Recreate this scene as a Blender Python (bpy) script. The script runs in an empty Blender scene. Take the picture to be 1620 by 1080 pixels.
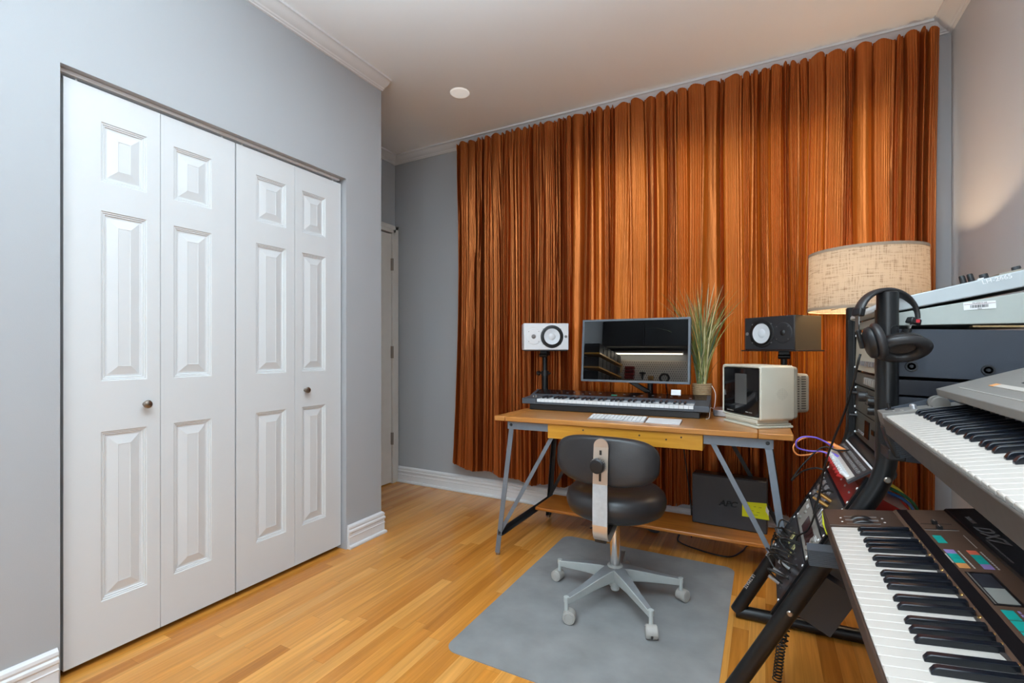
import bpy, bmesh, math, random
from mathutils import Vector, Matrix, Euler
random.seed(7)
C = bpy.context.scene.collection
PI = math.pi
R = math.radians
sc = bpy.context.scene

# ------------------------------------------------------------------ materials
def lin(c):
    return tuple(((v/255)/12.92 if v/255 <= .04045 else ((v/255+.055)/1.055)**2.4) for v in c)
def M(name, col, rough=.5, metal=0., spec=.5, coat=0., bump=None, noise=None, emit=None, trans=0, sheen=0, ior=None, alpha=None):
    m = bpy.data.materials.new(name); m.use_nodes = True
    nt = m.node_tree; b = nt.nodes['Principled BSDF']
    c = lin(col)+(1,)
    b.inputs['Base Color'].default_value = c
    b.inputs['Roughness'].default_value = rough
    b.inputs['Metallic'].default_value = metal
    b.inputs['Specular IOR Level'].default_value = spec
    if ior: b.inputs['IOR'].default_value = ior
    if coat: b.inputs['Coat Weight'].default_value = coat; b.inputs['Coat Roughness'].default_value = .08
    if trans: b.inputs['Transmission Weight'].default_value = trans
    if sheen: b.inputs['Sheen Weight'].default_value = sheen; b.inputs['Sheen Roughness'].default_value = .35
    if emit:
        b.inputs['Emission Color'].default_value = lin(emit[0])+(1,); b.inputs['Emission Strength'].default_value = emit[1]
    tc = nt.nodes.new('ShaderNodeTexCoord')
    nz = nt.nodes.new('ShaderNodeTexNoise'); nt.links.new(tc.outputs['Object'], nz.inputs['Vector'])
    sc_, amt = noise if noise else (12, .06)
    nz.inputs['Scale'].default_value = sc_; nz.inputs['Detail'].default_value = 4
    mr = nt.nodes.new('ShaderNodeMapRange'); mr.inputs['To Min'].default_value = 1-amt; mr.inputs['To Max'].default_value = 1+amt
    nt.links.new(nz.outputs['Fac'], mr.inputs['Value'])
    mx = nt.nodes.new('ShaderNodeVectorMath'); mx.operation = 'SCALE'; mx.inputs[0].default_value = c[:3]
    nt.links.new(mr.outputs['Result'], mx.inputs['Scale']); nt.links.new(mx.outputs['Vector'], b.inputs['Base Color'])
    if bump:
        n2 = nt.nodes.new('ShaderNodeTexNoise'); n2.inputs['Scale'].default_value = bump[0]; n2.inputs['Detail'].default_value = 5
        nt.links.new(tc.outputs['Object'], n2.inputs['Vector'])
        bp = nt.nodes.new('ShaderNodeBump'); bp.inputs['Strength'].default_value = bump[1]; bp.inputs['Distance'].default_value = .002
        nt.links.new(n2.outputs['Fac'], bp.inputs['Height']); nt.links.new(bp.outputs['Normal'], b.inputs['Normal'])
    return m

m_wall = M('blue_grey_wall_paint', (170,172,175), .55, noise=(3,.015), bump=(300,.08))
m_wallR = M('pale_grey_wall_paint', (192,192,194), .5, noise=(3,.015), bump=(300,.08))
m_ceil = M('ceiling_paint', (240,241,242), .7, noise=(2,.015))
m_trim = M('white_trim_paint', (222,222,223), .35, noise=(4,.015))
m_door = M('white_door_paint', (208,209,210), .4, noise=(8,.015))
m_beigetrim = M('cream_door_paint', (214,208,200), .4)
m_steel = M('desk_grey_steel', (120,128,138), .45, .35, noise=(30,.12))
m_steel_d = M('dark_steel', (52,54,57), .45, .4, noise=(30,.2))
m_nickel = M('brushed_nickel', (150,140,130), .28, 1.)
m_chrome = M('chrome', (215,212,210), .12, 1.)
m_strap = M('worn_steel_strap', (186,188,190), .5, .2, noise=(60,.18))
m_strapb = M('bright_steel', (215,200,185), .3, .75)
m_vinyl = M('black_vinyl', (42,40,41), .36, noise=(40,.15), bump=(250,.15))
m_castgrey = M('grey_painted_base', (178,182,180), .45, noise=(25,.08))
m_castdark = M('worn_base_top', (128,130,132), .4, noise=(25,.15))
m_caster = M('grey_caster_plastic', (168,164,158), .5)
m_black = M('black_plastic', (26,26,28), .4)
m_blackg = M('glossy_black', (14,14,16), .12, spec=.7)
m_tube = M('black_tube_powder_coat', (22,23,25), .32, .2, noise=(80,.15))
m_rackside = M('blue_black_metal_case', (58,63,72), .55, .1, noise=(10,.12))
m_rackside2 = M('black_metal_case', (40,42,50), .4, .1, noise=(14,.35))
m_rackface = M('rack_faceplate_grey', (72,70,64), .4, .3, noise=(20,.12))
m_white = M('white_plastic', (236,236,236), .4)
m_offw = M('off_white_keys', (198,189,180), .3)
m_whitek = M('white_keys', (236,238,240), .25)
m_bkey = M('black_keys', (20,24,32), .22)
m_brown = M('brown_synth_metal', (74,56,46), .38, .15, noise=(30,.12))
m_brown2 = M('brown_synth_panel', (92,68,54), .5, noise=(60,.1))
m_dark = M('dark_synth_strip', (24,20,22), .3)
m_uppergrey = M('warm_grey_synth_shell', (122,117,112), .5, noise=(50,.08))
m_pianogrey = M('slate_synth_shell', (74,80,88), .42)
m_pianotop = M('dark_gloss_synth_panel', (34,26,26), .15)
m_crt = M('cream_television_plastic', (208,204,188), .42)
m_crt2 = M('taupe_television_plastic', (150,142,128), .5)
m_crtglass = M('dark_television_glass', (20,20,22), .06, spec=.6)
m_crtscreen = M('television_picture_tube', (84,84,83), .22)
m_screen = M('monitor_glass', (8,8,9), .01, ior=2.1, noise=(4,.02))
m_bezel = M('monitor_bezel_grey', (100,106,114), .4, .3)
m_cone = M('speaker_cone_white', (214,217,222), .35)
m_speakerw = M('white_speaker_cabinet', (222,222,224), .5)
m_speakerb = M('black_speaker_cabinet', (40,39,42), .5)
m_speakers = M('black_vinyl_speaker_side', (70,62,48), .32, noise=(200,.15))
m_rubber = M('ribbed_rubber', (70,76,84), .6)
m_drumgrey = M('light_grey_sampler', (172,177,171), .5, noise=(60,.03))
m_drumgrey2 = M('pale_grey_sampler_top', (182,188,190), .45)
m_rope = M('woven_rope', (176,148,112), .8, noise=(120,.3), bump=(200,.6))
m_yellow = M('yellow_sticky_note', (232,236,30), .7)
m_ink = M('ink', (40,60,40), .6)
m_ups = M('matte_black_power_unit', (58,59,64), .42, noise=(9,.1))
m_upslogo = M('gloss_logo', (16,16,18), .15)
m_red = M('dark_red_metal', (126,22,18), .35)
m_orange = M('orange_rubber', (238,150,84), .5)
m_purple = M('violet_rubber', (120,98,205), .5)
m_teal = M('teal_button', (20,172,160), .45)
m_lav = M('lavender_button', (160,140,200), .45)
m_peach = M('peach_button', (226,156,92), .45)
m_coral = M('coral_button', (236,112,84), .45)
m_lcd = M('lcd_glass', (160,160,154), .3)
m_lcdd = M('lcd_dark', (52,50,56), .15)
m_silver = M('silver_metal', (200,200,204), .3, .8)
m_gold = M('gold_plug', (190,150,90), .3, .9)
m_print = M('pale_print', (196,190,184), .5)
m_printd = M('grey_print', (120,116,116), .4)
m_mat = M('grey_chair_mat', (137,137,137), .6, noise=(8,.34), bump=(60,.1))
m_grey_unit = M('grey_effects_unit', (136,132,126), .5)
m_unit_dk = M('charcoal_module_box', (44,44,48), .45)
m_jack = M('dull_jack', (88,88,92), .35, .6)
m_felt = M('worn_felt', (60,52,48), .9, noise=(200,.5))
m_cord = M('black_rubber_cable', (18,18,19), .4)
m_whitecord = M('white_cable', (225,222,215), .5)
m_ygreen = M('yellow_green_plastic', (196,200,40), .5)
m_cblue = M('blue_cable_rubber', (40,96,170), .45)
m_cgreen = M('green_cable_rubber', (24,100,70), .45)
m_cred = M('red_cable_rubber', (176,40,40), .45)
m_cyel = M('yellow_cable_rubber', (222,200,60), .45)

def wood(name, c1, c2, axis='X', rough=.3, scale=1., coat=.3):
    m = bpy.data.materials.new(name); m.use_nodes = True
    nt = m.node_tree; b = nt.nodes['Principled BSDF']; L = nt.links.new; N = nt.nodes.new
    tc = N('ShaderNodeTexCoord'); mp = N('ShaderNodeMapping')
    mp.inputs['Scale'].default_value = (1.2*scale,22*scale,22*scale) if axis == 'X' else (22*scale,1.2*scale,22*scale)
    L(tc.outputs['Object'], mp.inputs['Vector'])
    nz = N('ShaderNodeTexNoise'); nz.inputs['Scale'].default_value = 2.2; nz.inputs['Detail'].default_value = 6; nz.inputs['Distortion'].default_value = .6
    L(mp.outputs['Vector'], nz.inputs['Vector'])
    cr = N('ShaderNodeValToRGB'); cr.color_ramp.elements[0].position = .3; cr.color_ramp.elements[1].position = .7
    cr.color_ramp.elements[0].color = lin(c1)+(1,); cr.color_ramp.elements[1].color = lin(c2)+(1,)
    L(nz.outputs['Fac'], cr.inputs['Fac']); L(cr.outputs['Color'], b.inputs['Base Color'])
    b.inputs['Roughness'].default_value = rough
    b.inputs['Coat Weight'].default_value = coat; b.inputs['Coat Roughness'].default_value = .12
    return m
m_desk = wood('varnished_desk_top', (170,108,46), (202,140,72))
m_pine = wood('honey_pine', (190,130,34), (214,156,56))
m_shelf = wood('varnished_pine_shelf', (170,98,34), (204,130,56))

def floor_mat():
    m = bpy.data.materials.new('strip_oak_floor'); m.use_nodes = True
    nt = m.node_tree; b = nt.nodes['Principled BSDF']; L = nt.links.new; N = nt.nodes.new
    def math_(op, a, c=None, d=None):
        n = N('ShaderNodeMath'); n.operation = op
        for i, v in enumerate((a, c, d)):
            if v is None: continue
            if isinstance(v, (int, float)): n.inputs[i].default_value = v
            else: L(v, n.inputs[i])
        return n.outputs[0]
    tc = N('ShaderNodeTexCoord'); sp = N('ShaderNodeSeparateXYZ'); L(tc.outputs['Object'], sp.inputs[0])
    W = .057
    rx = math_('DIVIDE', sp.outputs['X'], W); row = math_('FLOOR', rx); fx = math_('FRACT', rx)
    wn = N('ShaderNodeTexWhiteNoise'); wn.noise_dimensions = '1D'; L(row, wn.inputs['W'])
    off = math_('MULTIPLY', wn.outputs['Value'], 7.3)
    ry = math_('ADD', math_('DIVIDE', sp.outputs['Y'], .85), off); col = math_('FLOOR', ry); fy = math_('FRACT', ry)
    cmb = N('ShaderNodeCombineXYZ'); L(row, cmb.inputs[0]); L(col, cmb.inputs[1])
    w2 = N('ShaderNodeTexWhiteNoise'); w2.noise_dimensions = '2D'; L(cmb.outputs[0], w2.inputs['Vector'])
    cr = N('ShaderNodeValToRGB'); e = cr.color_ramp.elements
    e[0].position = 0; e[0].color = lin((190,120,44))+(1,); e[1].position = 1; e[1].color = lin((226,160,82))+(1,)
    for p, c in ((.12,(202,128,48)),(.35,(222,148,62)),(.6,(216,146,66)),(.8,(230,160,76))):
        x = e.new(p); x.color = lin(c)+(1,)
    L(w2.outputs['Value'], cr.inputs['Fac'])
    mp = N('ShaderNodeMapping'); mp.inputs['Scale'].default_value = (38,1.6,1); L(tc.outputs['Object'], mp.inputs['Vector'])
    ad = N('ShaderNodeVectorMath'); ad.operation = 'ADD'; L(mp.outputs['Vector'], ad.inputs[0])
    sc2 = N('ShaderNodeVectorMath'); sc2.operation = 'SCALE'; L(cmb.outputs[0], sc2.inputs[0]); sc2.inputs['Scale'].default_value = 3.7
    L(sc2.outputs[0], ad.inputs[1])
    nz = N('ShaderNodeTexNoise'); nz.inputs['Scale'].default_value = 1.3; nz.inputs['Detail'].default_value = 7; nz.inputs['Distortion'].default_value = .9
    L(ad.outputs[0], nz.inputs['Vector'])
    g = N('ShaderNodeMapRange'); g.inputs['From Min'].default_value = .25; g.inputs['From Max'].default_value = .75
    g.inputs['To Min'].default_value = .68; g.inputs['To Max'].default_value = 1.06; L(nz.outputs['Fac'], g.inputs['Value'])
    # seams
    sx = math_('MINIMUM', fx, math_('SUBTRACT', 1, fx)); sy = math_('MINIMUM', fy, math_('SUBTRACT', 1, fy))
    seam = math_('MINIMUM', math_('DIVIDE', sx, .02), math_('DIVIDE', sy, .0016))
    seam = math_('MINIMUM', seam, 1.0)
    seam = math_('ADD', math_('MULTIPLY', seam, .26), .74)
    k = math_('MULTIPLY', g.outputs['Result'], seam)
    mx = N('ShaderNodeVectorMath'); mx.operation = 'SCALE'; L(cr.outputs['Color'], mx.inputs[0]); L(k, mx.inputs['Scale'])
    L(mx.outputs['Vector'], b.inputs['Base Color'])
    b.inputs['Roughness'].default_value = .27; b.inputs['Coat Weight'].default_value = .25; b.inputs['Coat Roughness'].default_value = .12
    n3 = N('ShaderNodeTexNoise'); n3.inputs['Scale'].default_value = 9; L(tc.outputs['Object'], n3.inputs['Vector'])
    bp = N('ShaderNodeBump'); bp.inputs['Strength'].default_value = .12; bp.inputs['Distance'].default_value = .004
    L(n3.outputs['Fac'], bp.inputs['Height']); L(bp.outputs['Normal'], b.inputs['Normal'])
    return m
m_floor = floor_mat()

def curtain_mat():
    m = bpy.data.materials.new('copper_velvet'); m.use_nodes = True
    nt = m.node_tree; b = nt.nodes['Principled BSDF']; L = nt.links.new; N = nt.nodes.new
    tc = N('ShaderNodeTexCoord'); mp = N('ShaderNodeMapping'); mp.inputs['Scale'].default_value = (120,120,1.4); L(tc.outputs['UV'], mp.inputs['Vector'])
    mp.inputs['Scale'].default_value = (95,1.2,1)
    nz = N('ShaderNodeTexNoise'); nz.inputs['Scale'].default_value = 1; nz.inputs['Detail'].default_value = 2; nz.inputs['Roughness'].default_value = .5
    L(mp.outputs['Vector'], nz.inputs['Vector'])
    cr = N('ShaderNodeValToRGB'); e = cr.color_ramp.elements
    e[0].position = .25; e[0].color = lin((158,90,46))+(1,); e[1].position = .8; e[1].color = lin((190,110,58))+(1,)
    x = e.new(.5); x.color = lin((172,98,50))+(1,)
    L(nz.outputs['Fac'], cr.inputs['Fac']); L(cr.outputs['Color'], b.inputs['Base Color'])
    b.inputs['Roughness'].default_value = .34; b.inputs['Metallic'].default_value = .88
    b.inputs['Sheen Weight'].default_value = .25; b.inputs['Sheen Roughness'].default_value = .4; b.inputs['Sheen Tint'].default_value = lin((235,150,90))+(1,)
    mp2 = N('ShaderNodeMapping'); mp2.inputs['Scale'].default_value = (60,24,1); mp2.inputs['Rotation'].default_value = (0,0,.5); L(tc.outputs['UV'], mp2.inputs['Vector'])
    n2 = N('ShaderNodeTexNoise'); n2.inputs['Scale'].default_value = 1; n2.inputs['Detail'].default_value = 6; n2.inputs['Distortion'].default_value = 1.2
    L(mp2.outputs['Vector'], n2.inputs['Vector'])
    bp = N('ShaderNodeBump'); bp.inputs['Strength'].default_value = .3; bp.inputs['Distance'].default_value = .005
    L(n2.outputs['Fac'], bp.inputs['Height']); L(bp.outputs['Normal'], b.inputs['Normal'])
    tr = N('ShaderNodeBsdfTranslucent'); tr.inputs['Color'].default_value = lin((255,150,42))+(1,)
    mix = N('ShaderNodeMixShader'); mix.inputs['Fac'].default_value = .16
    L(b.outputs[0], mix.inputs[1]); L(tr.outputs[0], mix.inputs[2]); L(mix.outputs[0], nt.nodes['Material Output'].inputs['Surface'])
    return m
m_curtain = curtain_mat()

def linen_mat():
    m = bpy.data.materials.new('linen_shade'); m.use_nodes = True
    nt = m.node_tree; b = nt.nodes['Principled BSDF']; L = nt.links.new; N = nt.nodes.new
    tc = N('ShaderNodeTexCoord')
    outs = []
    for s in ((14,170,1),(170,14,1)):
        mp = N('ShaderNodeMapping'); mp.inputs['Scale'].default_value = s; L(tc.outputs['UV'], mp.inputs['Vector'])
        nz = N('ShaderNodeTexNoise'); nz.inputs['Scale'].default_value = 1; nz.inputs['Detail'].default_value = 3; L(mp.outputs['Vector'], nz.inputs['Vector'])
        outs.append(nz.outputs['Fac'])
    a = N('ShaderNodeMath'); a.operation = 'ADD'; L(outs[0], a.inputs[0]); L(outs[1], a.inputs[1])
    cr = N('ShaderNodeValToRGB'); e = cr.color_ramp.elements
    mr = N('ShaderNodeMapRange'); mr.inputs['From Min'].default_value = .7; mr.inputs['From Max'].default_value = 1.3; L(a.outputs[0], mr.inputs['Value'])
    e[0].position = .0; e[0].color = lin((140,118,96))+(1,); e[1].position = .5; e[1].color = lin((190,172,150))+(1,)
    L(mr.outputs[0], cr.inputs['Fac']); L(cr.outputs['Color'], b.inputs['Base Color']); b.inputs['Roughness'].default_value = .85
    tr = N('ShaderNodeBsdfTranslucent'); L(cr.outputs['Color'], tr.inputs['Color'])
    mix = N('ShaderNodeMixShader'); mix.inputs['Fac'].default_value = .18
    L(b.outputs[0], mix.inputs[1]); L(tr.outputs[0], mix.inputs[2]); L(mix.outputs[0], nt.nodes['Material Output'].inputs['Surface'])
    return m
m_linen = linen_mat()
m_shadein = M('shade_lining', (244,238,214), .7)

# ------------------------------------------------------------------ mesh builder
class MB:
    def __init__(s): s.v = []; s.f = []; s.uv = None
    def add(s, vs, fs):
        o = len(s.v); s.v += [Vector(v) for v in vs]; s.f += [tuple(i+o for i in f) for f in fs]; return s
    def box(s, x0, x1, y0, y1, z0, z1, mat=None):
        vs = [(x,y,z) for x in (x0,x1) for y in (y0,y1) for z in (z0,z1)]
        if mat is not None: vs = [mat @ Vector(v) for v in vs]
        return s.add(vs, [(0,1,3,2),(4,6,7,5),(0,4,5,1),(2,3,7,6),(0,2,6,4),(1,5,7,3)])
    def cbox(s, c, d, rot=None):
        m = Matrix.Translation(c) @ (rot.to_4x4() if rot is not None else Matrix())
        return s.box(-d[0]/2,d[0]/2,-d[1]/2,d[1]/2,-d[2]/2,d[2]/2, m)
    def bar(s, p0, p1, w, t, up=(0,0,1)):
        p0, p1 = Vector(p0), Vector(p1); z = (p1-p0); l = z.length; z.normalize()
        x = Vector(up).cross(z)
        if x.length < 1e-4: x = Vector((1,0,0)).cross(z)
        x.normalize(); y = z.cross(x)
        m = Matrix((x,y,z)).transposed().to_4x4(); m.translation = p0
        return s.box(-w/2,w/2,-t/2,t/2,0,l,m)
    def tube(s, pts, r, n=12, cap=True, closed=False):
        pts = [Vector(p) for p in pts]; k = len(pts)
        rr = r if isinstance(r,(list,tuple)) else [r]*k
        up = None; vs = []
        for i, p in enumerate(pts):
            a = pts[i-1] if (i or closed) else p; b = pts[(i+1) % k] if (i < k-1 or closed) else p
            t = (b-a)
            if t.length < 1e-9: t = Vector((0,0,1))
            t.normalize()
            if up is None:
                up = Vector((0,0,1)) if abs(t.z) < .9 else Vector((1,0,0))
            x = up - t*up.dot(t)
            if x.length < 1e-5: x = t.orthogonal()
            x.normalize(); up = x; y = t.cross(x)
            for j in range(n):
                q = 2*PI*j/n; vs.append(p + (x*math.cos(q)+y*math.sin(q))*rr[i])
        fs = []
        for i in range(k if closed else k-1):
            for j in range(n):
                a = i*n+j; b = i*n+(j+1)%n; i2 = (i+1) % k
                fs.append((a,b,i2*n+(j+1)%n,i2*n+j))
        if cap and not closed: fs.append(tuple(range(n))[::-1]); fs.append(tuple(range((k-1)*n,k*n)))
        return s.add(vs, fs)
    def cyl(s, p0, p1, r0, r1=None, n=24):
        return s.tube([p0,p1], [r0, r0 if r1 is None else r1], n)
    def lathe(s, prof, n=48, mat=None, close=False):
        k = len(prof); vs = []
        for j in range(n):
            q = 2*PI*j/n
            for r, z in prof: vs.append(Vector((r*math.cos(q), r*math.sin(q), z)))
        if mat is not None: vs = [mat @ v for v in vs]
        fs = []
        for j in range(n):
            for i in range(k if close else k-1):
                a = j*k+i; b = ((j+1)%n)*k+i; i2 = (i+1) % k
                fs.append((a, b, ((j+1)%n)*k+i2, j*k+i2))
        return s.add(vs, fs)
    def prism(s, poly, a0, a1, axis='x', mat=None):
        n = len(poly); vs = []
        for a in (a0, a1):
            for p, q in poly:
                v = {'x': (a,p,q), 'y': (p,a,q), 'z': (p,q,a)}[axis]; vs.append(Vector(v))
        if mat is not None: vs = [mat @ v for v in vs]
        fs = [(i,(i+1)%n,n+(i+1)%n,n+i) for i in range(n)] + [tuple(range(n))[::-1], tuple(range(n,2*n))]
        return s.add(vs, fs)
    def build(s, name, mat, parent=None, bev=0, smooth=35, world=False, seg=2, weld=False):
        me = bpy.data.meshes.new(name)
        vs = s.v
        if world and parent is not None:
            inv = WM(parent).inverted(); vs = [inv @ v for v in vs]
        me.from_pydata([tuple(v) for v in vs], [], s.f)
        bm = bmesh.new(); bm.from_mesh(me)
        bmesh.ops.remove_doubles(bm, verts=bm.verts, dist=1e-6)
        bmesh.ops.recalc_face_normals(bm, faces=bm.faces); bm.to_mesh(me); bm.free()
        if smooth:
            me.polygons.foreach_set('use_smooth', [True]*len(me.polygons)); me.set_sharp_from_angle(angle=R(smooth))
        me.materials.append(mat)
        o = bpy.data.objects.new(name, me); C.objects.link(o)
        if parent is not None: o.parent = parent
        if bev:
            b = o.modifiers.new('b','BEVEL'); b.width = bev; b.segments = seg; b.limit_method = 'ANGLE'; b.angle_limit = R(40)
            b.harden_normals = False
        return o
def WM(o):
    m = Matrix.LocRotScale(o.location, o.rotation_euler, o.scale)
    return WM(o.parent) @ m if o.parent else m
def tag(o, label=None, cat=None, group=None, kind=None):
    if label: o['label'] = label
    if cat: o['category'] = cat
    if group: o['group'] = group
    if kind: o['kind'] = kind
    return o
def thing(name, label, cat, loc=(0,0,0), rot=(0,0,0), group=None, kind=None):
    o = bpy.data.objects.new(name, None); C.objects.link(o); o.location = loc; o.rotation_euler = rot
    o.empty_display_size = .05
    return tag(o, label, cat, group, kind)
def text(name, s, size, mat, parent, loc, rot, ext=.0004, align='CENTER', sx=1, shear=0, sp=1, bold=0):
    cu = bpy.data.curves.new(name, 'FONT'); cu.body = s; cu.size = size; cu.extrude = ext; cu.align_x = align; cu.align_y = 'CENTER'; cu.shear = shear
    cu.space_character = sp; cu.offset = bold
    cu.materials.append(mat)
    tmp = bpy.data.objects.new(name, cu); C.objects.link(tmp)
    me = bpy.data.meshes.new_from_object(tmp); bpy.data.objects.remove(tmp); bpy.data.curves.remove(cu); me.name = name
    if not me.materials: me.materials.append(mat)
    for v in me.vertices: v.co.x *= sx
    o = bpy.data.objects.new(name, me); C.objects.link(o); o.parent = parent; o.location = loc; o.rotation_euler = rot
    return o
def smooth_path(pts, n=8):
    P = [Vector(p) for p in pts]; out = []
    for i in range(len(P)-1):
        p0 = P[max(i-1,0)]; p1 = P[i]; p2 = P[i+1]; p3 = P[min(i+2,len(P)-1)]
        for k in range(n):
            t = k/n
            out.append(.5*((2*p1)+(p2-p0)*t+(2*p0-5*p1+4*p2-p3)*t*t+(3*p1-p0-3*p2+p3)*t**3))
    out.append(P[-1]); return out
def cable(name, pts, r, mat, label, cat='cable', group=None, n=8):
    o = MB().tube(smooth_path(pts, n), r, 8).build(name, mat, smooth=60)
    return tag(o, label, cat, group)
def copy_to(o, parent, loc):
    c = o.copy(); c.parent = parent; c.location = loc; C.objects.link(c); return c

# ------------------------------------------------------------------ camera
TH = math.atan2(401, 752)
H = 1.10
cam = bpy.data.cameras.new('camera'); co = bpy.data.objects.new('camera', cam); C.objects.link(co)
co.location = (0,0,H); co.rotation_euler = (PI/2,0,TH)
cam.sensor_width = 36; cam.lens = 752/1620*36; cam.shift_y = 13/1620; cam.clip_start = .02
sc.camera = co

# ------------------------------------------------------------------ room shell
ZC = 2.70; XL = -2.037; XA = -2.753; YB = 3.069; XR = .804; YE = 2.15; YF = -1.45
OY0, OY1, OZ = .677, 1.880, 2.04
def struct(mb, name, mat, label, cat, bev=0, **k):
    return tag(mb.build(name, mat, bev=bev, **k), label, cat, kind='structure')
struct(MB().box(XA-.1, XR+.1, YF-.1, YB+.1, -.08, 0), 'floor', m_floor, 'honey strip oak floor across the whole room', 'floor')
struct(MB().box(XA-.1, XR+.1, YF-.1, YB+.1, ZC, ZC+.1), 'ceiling', m_ceil, 'plain white painted ceiling', 'ceiling')
w = MB().box(XL-.11, XL, YF, OY0, 0, ZC).box(XL-.11, XL, OY1, YE, 0, ZC).box(XL-.11, XL, OY0, OY1, OZ, ZC)
w.box(XA, XL-.11, YE-.11, YE, 0, ZC)
struct(w, 'wall_left', m_wall, 'blue grey wall around the closet opening', 'wall')
struct(MB().box(XA-.1, XA, YF, YB, 0, ZC), 'wall_alcove', m_wall, 'blue grey alcove wall with the narrow cream door', 'wall')
# back wall with window opening behind the curtain
WX0, WX1, WZ0, WZ1 = -1.15, .62, .85, 2.35
w = MB().box(XA, WX0, YB, YB+.1, 0, ZC).box(WX1, XR, YB, YB+.1, 0, ZC).box(WX0, WX1, YB, YB+.1, 0, WZ0).box(WX0, WX1, YB, YB+.1, WZ1, ZC)
struct(w, 'wall_back', m_wall, 'blue grey wall behind the long copper curtain', 'wall')
w = MB()
for x0, x1 in ((WX0, WX0+.05), (WX1-.05, WX1), (-.29, -.24)): w.box(x0, x1, YB+.02, YB+.06, WZ0, WZ1)
for z0, z1 in ((WZ0, WZ0+.05), (WZ1-.05, WZ1), (1.6, 1.64)): w.box(WX0, WX1, YB+.02, YB+.06, z0, z1)
struct(w, 'window_1', m_trim, 'white sash window covered by the curtain', 'window')
struct(MB().box(XR, XR+.1, YF, YB, 0, ZC), 'wall_right', m_wallR, 'pale grey wall beside the keyboard stand', 'wall')
# front wall (behind camera) with two daylight windows
w = MB().box(XA, XR, YF-.1, YF, 0, .75).box(XA, XR, YF-.1, YF, 2.3, ZC).box(XA, -.65, YF-.1, YF, .75, 2.3).box(.70, XR, YF-.1, YF, .75, 2.3)
struct(w, 'wall_front', m_wall, 'blue grey wall opposite the desk with a wide window', 'wall')

def crown(name, prof_pts, a0, a1, mk, label):
    mb = MB(); n = len(prof_pts); vs = []
    for a in (a0, a1):
        for p, z in prof_pts: vs.append(mk(a, p, z))
    fs = [(i,(i+1)%n,n+(i+1)%n,n+i) for i in range(n)] + [tuple(range(n)), tuple(range(n,2*n))]
    mb.add(vs, fs)
    return struct(mb, name, m_trim, label, 'moulding', smooth=25)
CP = [(0,ZC-.05),(.012,ZC-.05),(.014,ZC-.045),(.022,ZC-.043),(.026,ZC-.038),(.040,ZC-.034),(.056,ZC-.026),(.066,ZC-.016),(.070,ZC-.014),(.074,ZC-.012),(.085,ZC-.012),(.085,ZC),(0,ZC)]
def miter(sign0, sign1):  # mitre ends by the projection
    return sign0, sign1
def crown_seg(name, axis, fixed, sgn, a0, a1, m0, m1, label, prof=CP, mat=None):
    n = len(prof); vs = []
    for a, mm in ((a0,m0),(a1,m1)):
        for p, z in prof:
            t = a + mm*p
            vs.append((fixed+sgn*p, t, z) if axis == 'y' else (t, fixed+sgn*p, z))
    fs = [(i,(i+1)%n,n+(i+1)%n,n+i) for i in range(n)] + [tuple(range(n)), tuple(range(n,2*n))]
    return MB().add(vs, fs)
struct(crown_seg('t','y',XL,1,YF,YE,0,0,''), 'trim_1', m_trim, 'white crown moulding above the closet doors', 'moulding', smooth=25)
struct(crown_seg('t','y',XA,1,YE,YB,0,-1,''), 'trim_2', m_trim, 'white crown moulding above the alcove door', 'moulding', smooth=25)
struct(crown_seg('t','x',YB,-1,XA,XR,1,-1,''), 'trim_3', m_trim, 'white crown moulding above the curtain', 'moulding', smooth=25)
struct(crown_seg('t','y',XR,-1,YF,YB,0,-1,''), 'trim_4', m_trim, 'white crown moulding above the keyboard stand wall', 'moulding', smooth=25)
BP = [(0,0),(.024,0),(.026,.008),(.022,.016),(.014,.020),(.014,.060),(.017,.064),(.014,.068),(.013,.082),(.018,.088),(.018,.098),(.012,.104),(.015,.112),(.013,.122),(.004,.130),(0,.130)]
struct(crown_seg('b','y',XL,1,OY1+.008,YE,0,1,'',BP), 'baseboard_left', m_trim, 'short white baseboard between closet and alcove', 'baseboard', smooth=25)
struct(crown_seg('b','y',XL,1,YF,OY0-.008,0,0,'',BP), 'baseboard_corner', m_trim, 'white baseboard before the closet opening', 'baseboard', smooth=25)
struct(crown_seg('b','x',YB,-1,XA+.02,XR,0,-1,'',BP), 'baseboard_back', m_trim, 'white baseboard under the curtain hem', 'baseboard', smooth=25)
struct(crown_seg('b','y',XR,-1,YF,YB,0,-1,'',BP), 'baseboard_right', m_trim, 'white baseboard below the keyboard stand wall', 'baseboard', smooth=25)
struct(crown_seg('b','x',YE,1,XA,XL,0,1,'',BP), 'baseboard_alcove', m_trim, 'white baseboard around the alcove corner', 'baseboard', smooth=25)

# closet: back, track
struct(MB().box(XL-.075, XL-.03, OY0+.005, OY1-.02, OZ-.013, OZ-.001), 'trim_5', m_trim, 'metal bifold track along the closet head', 'track')
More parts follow.
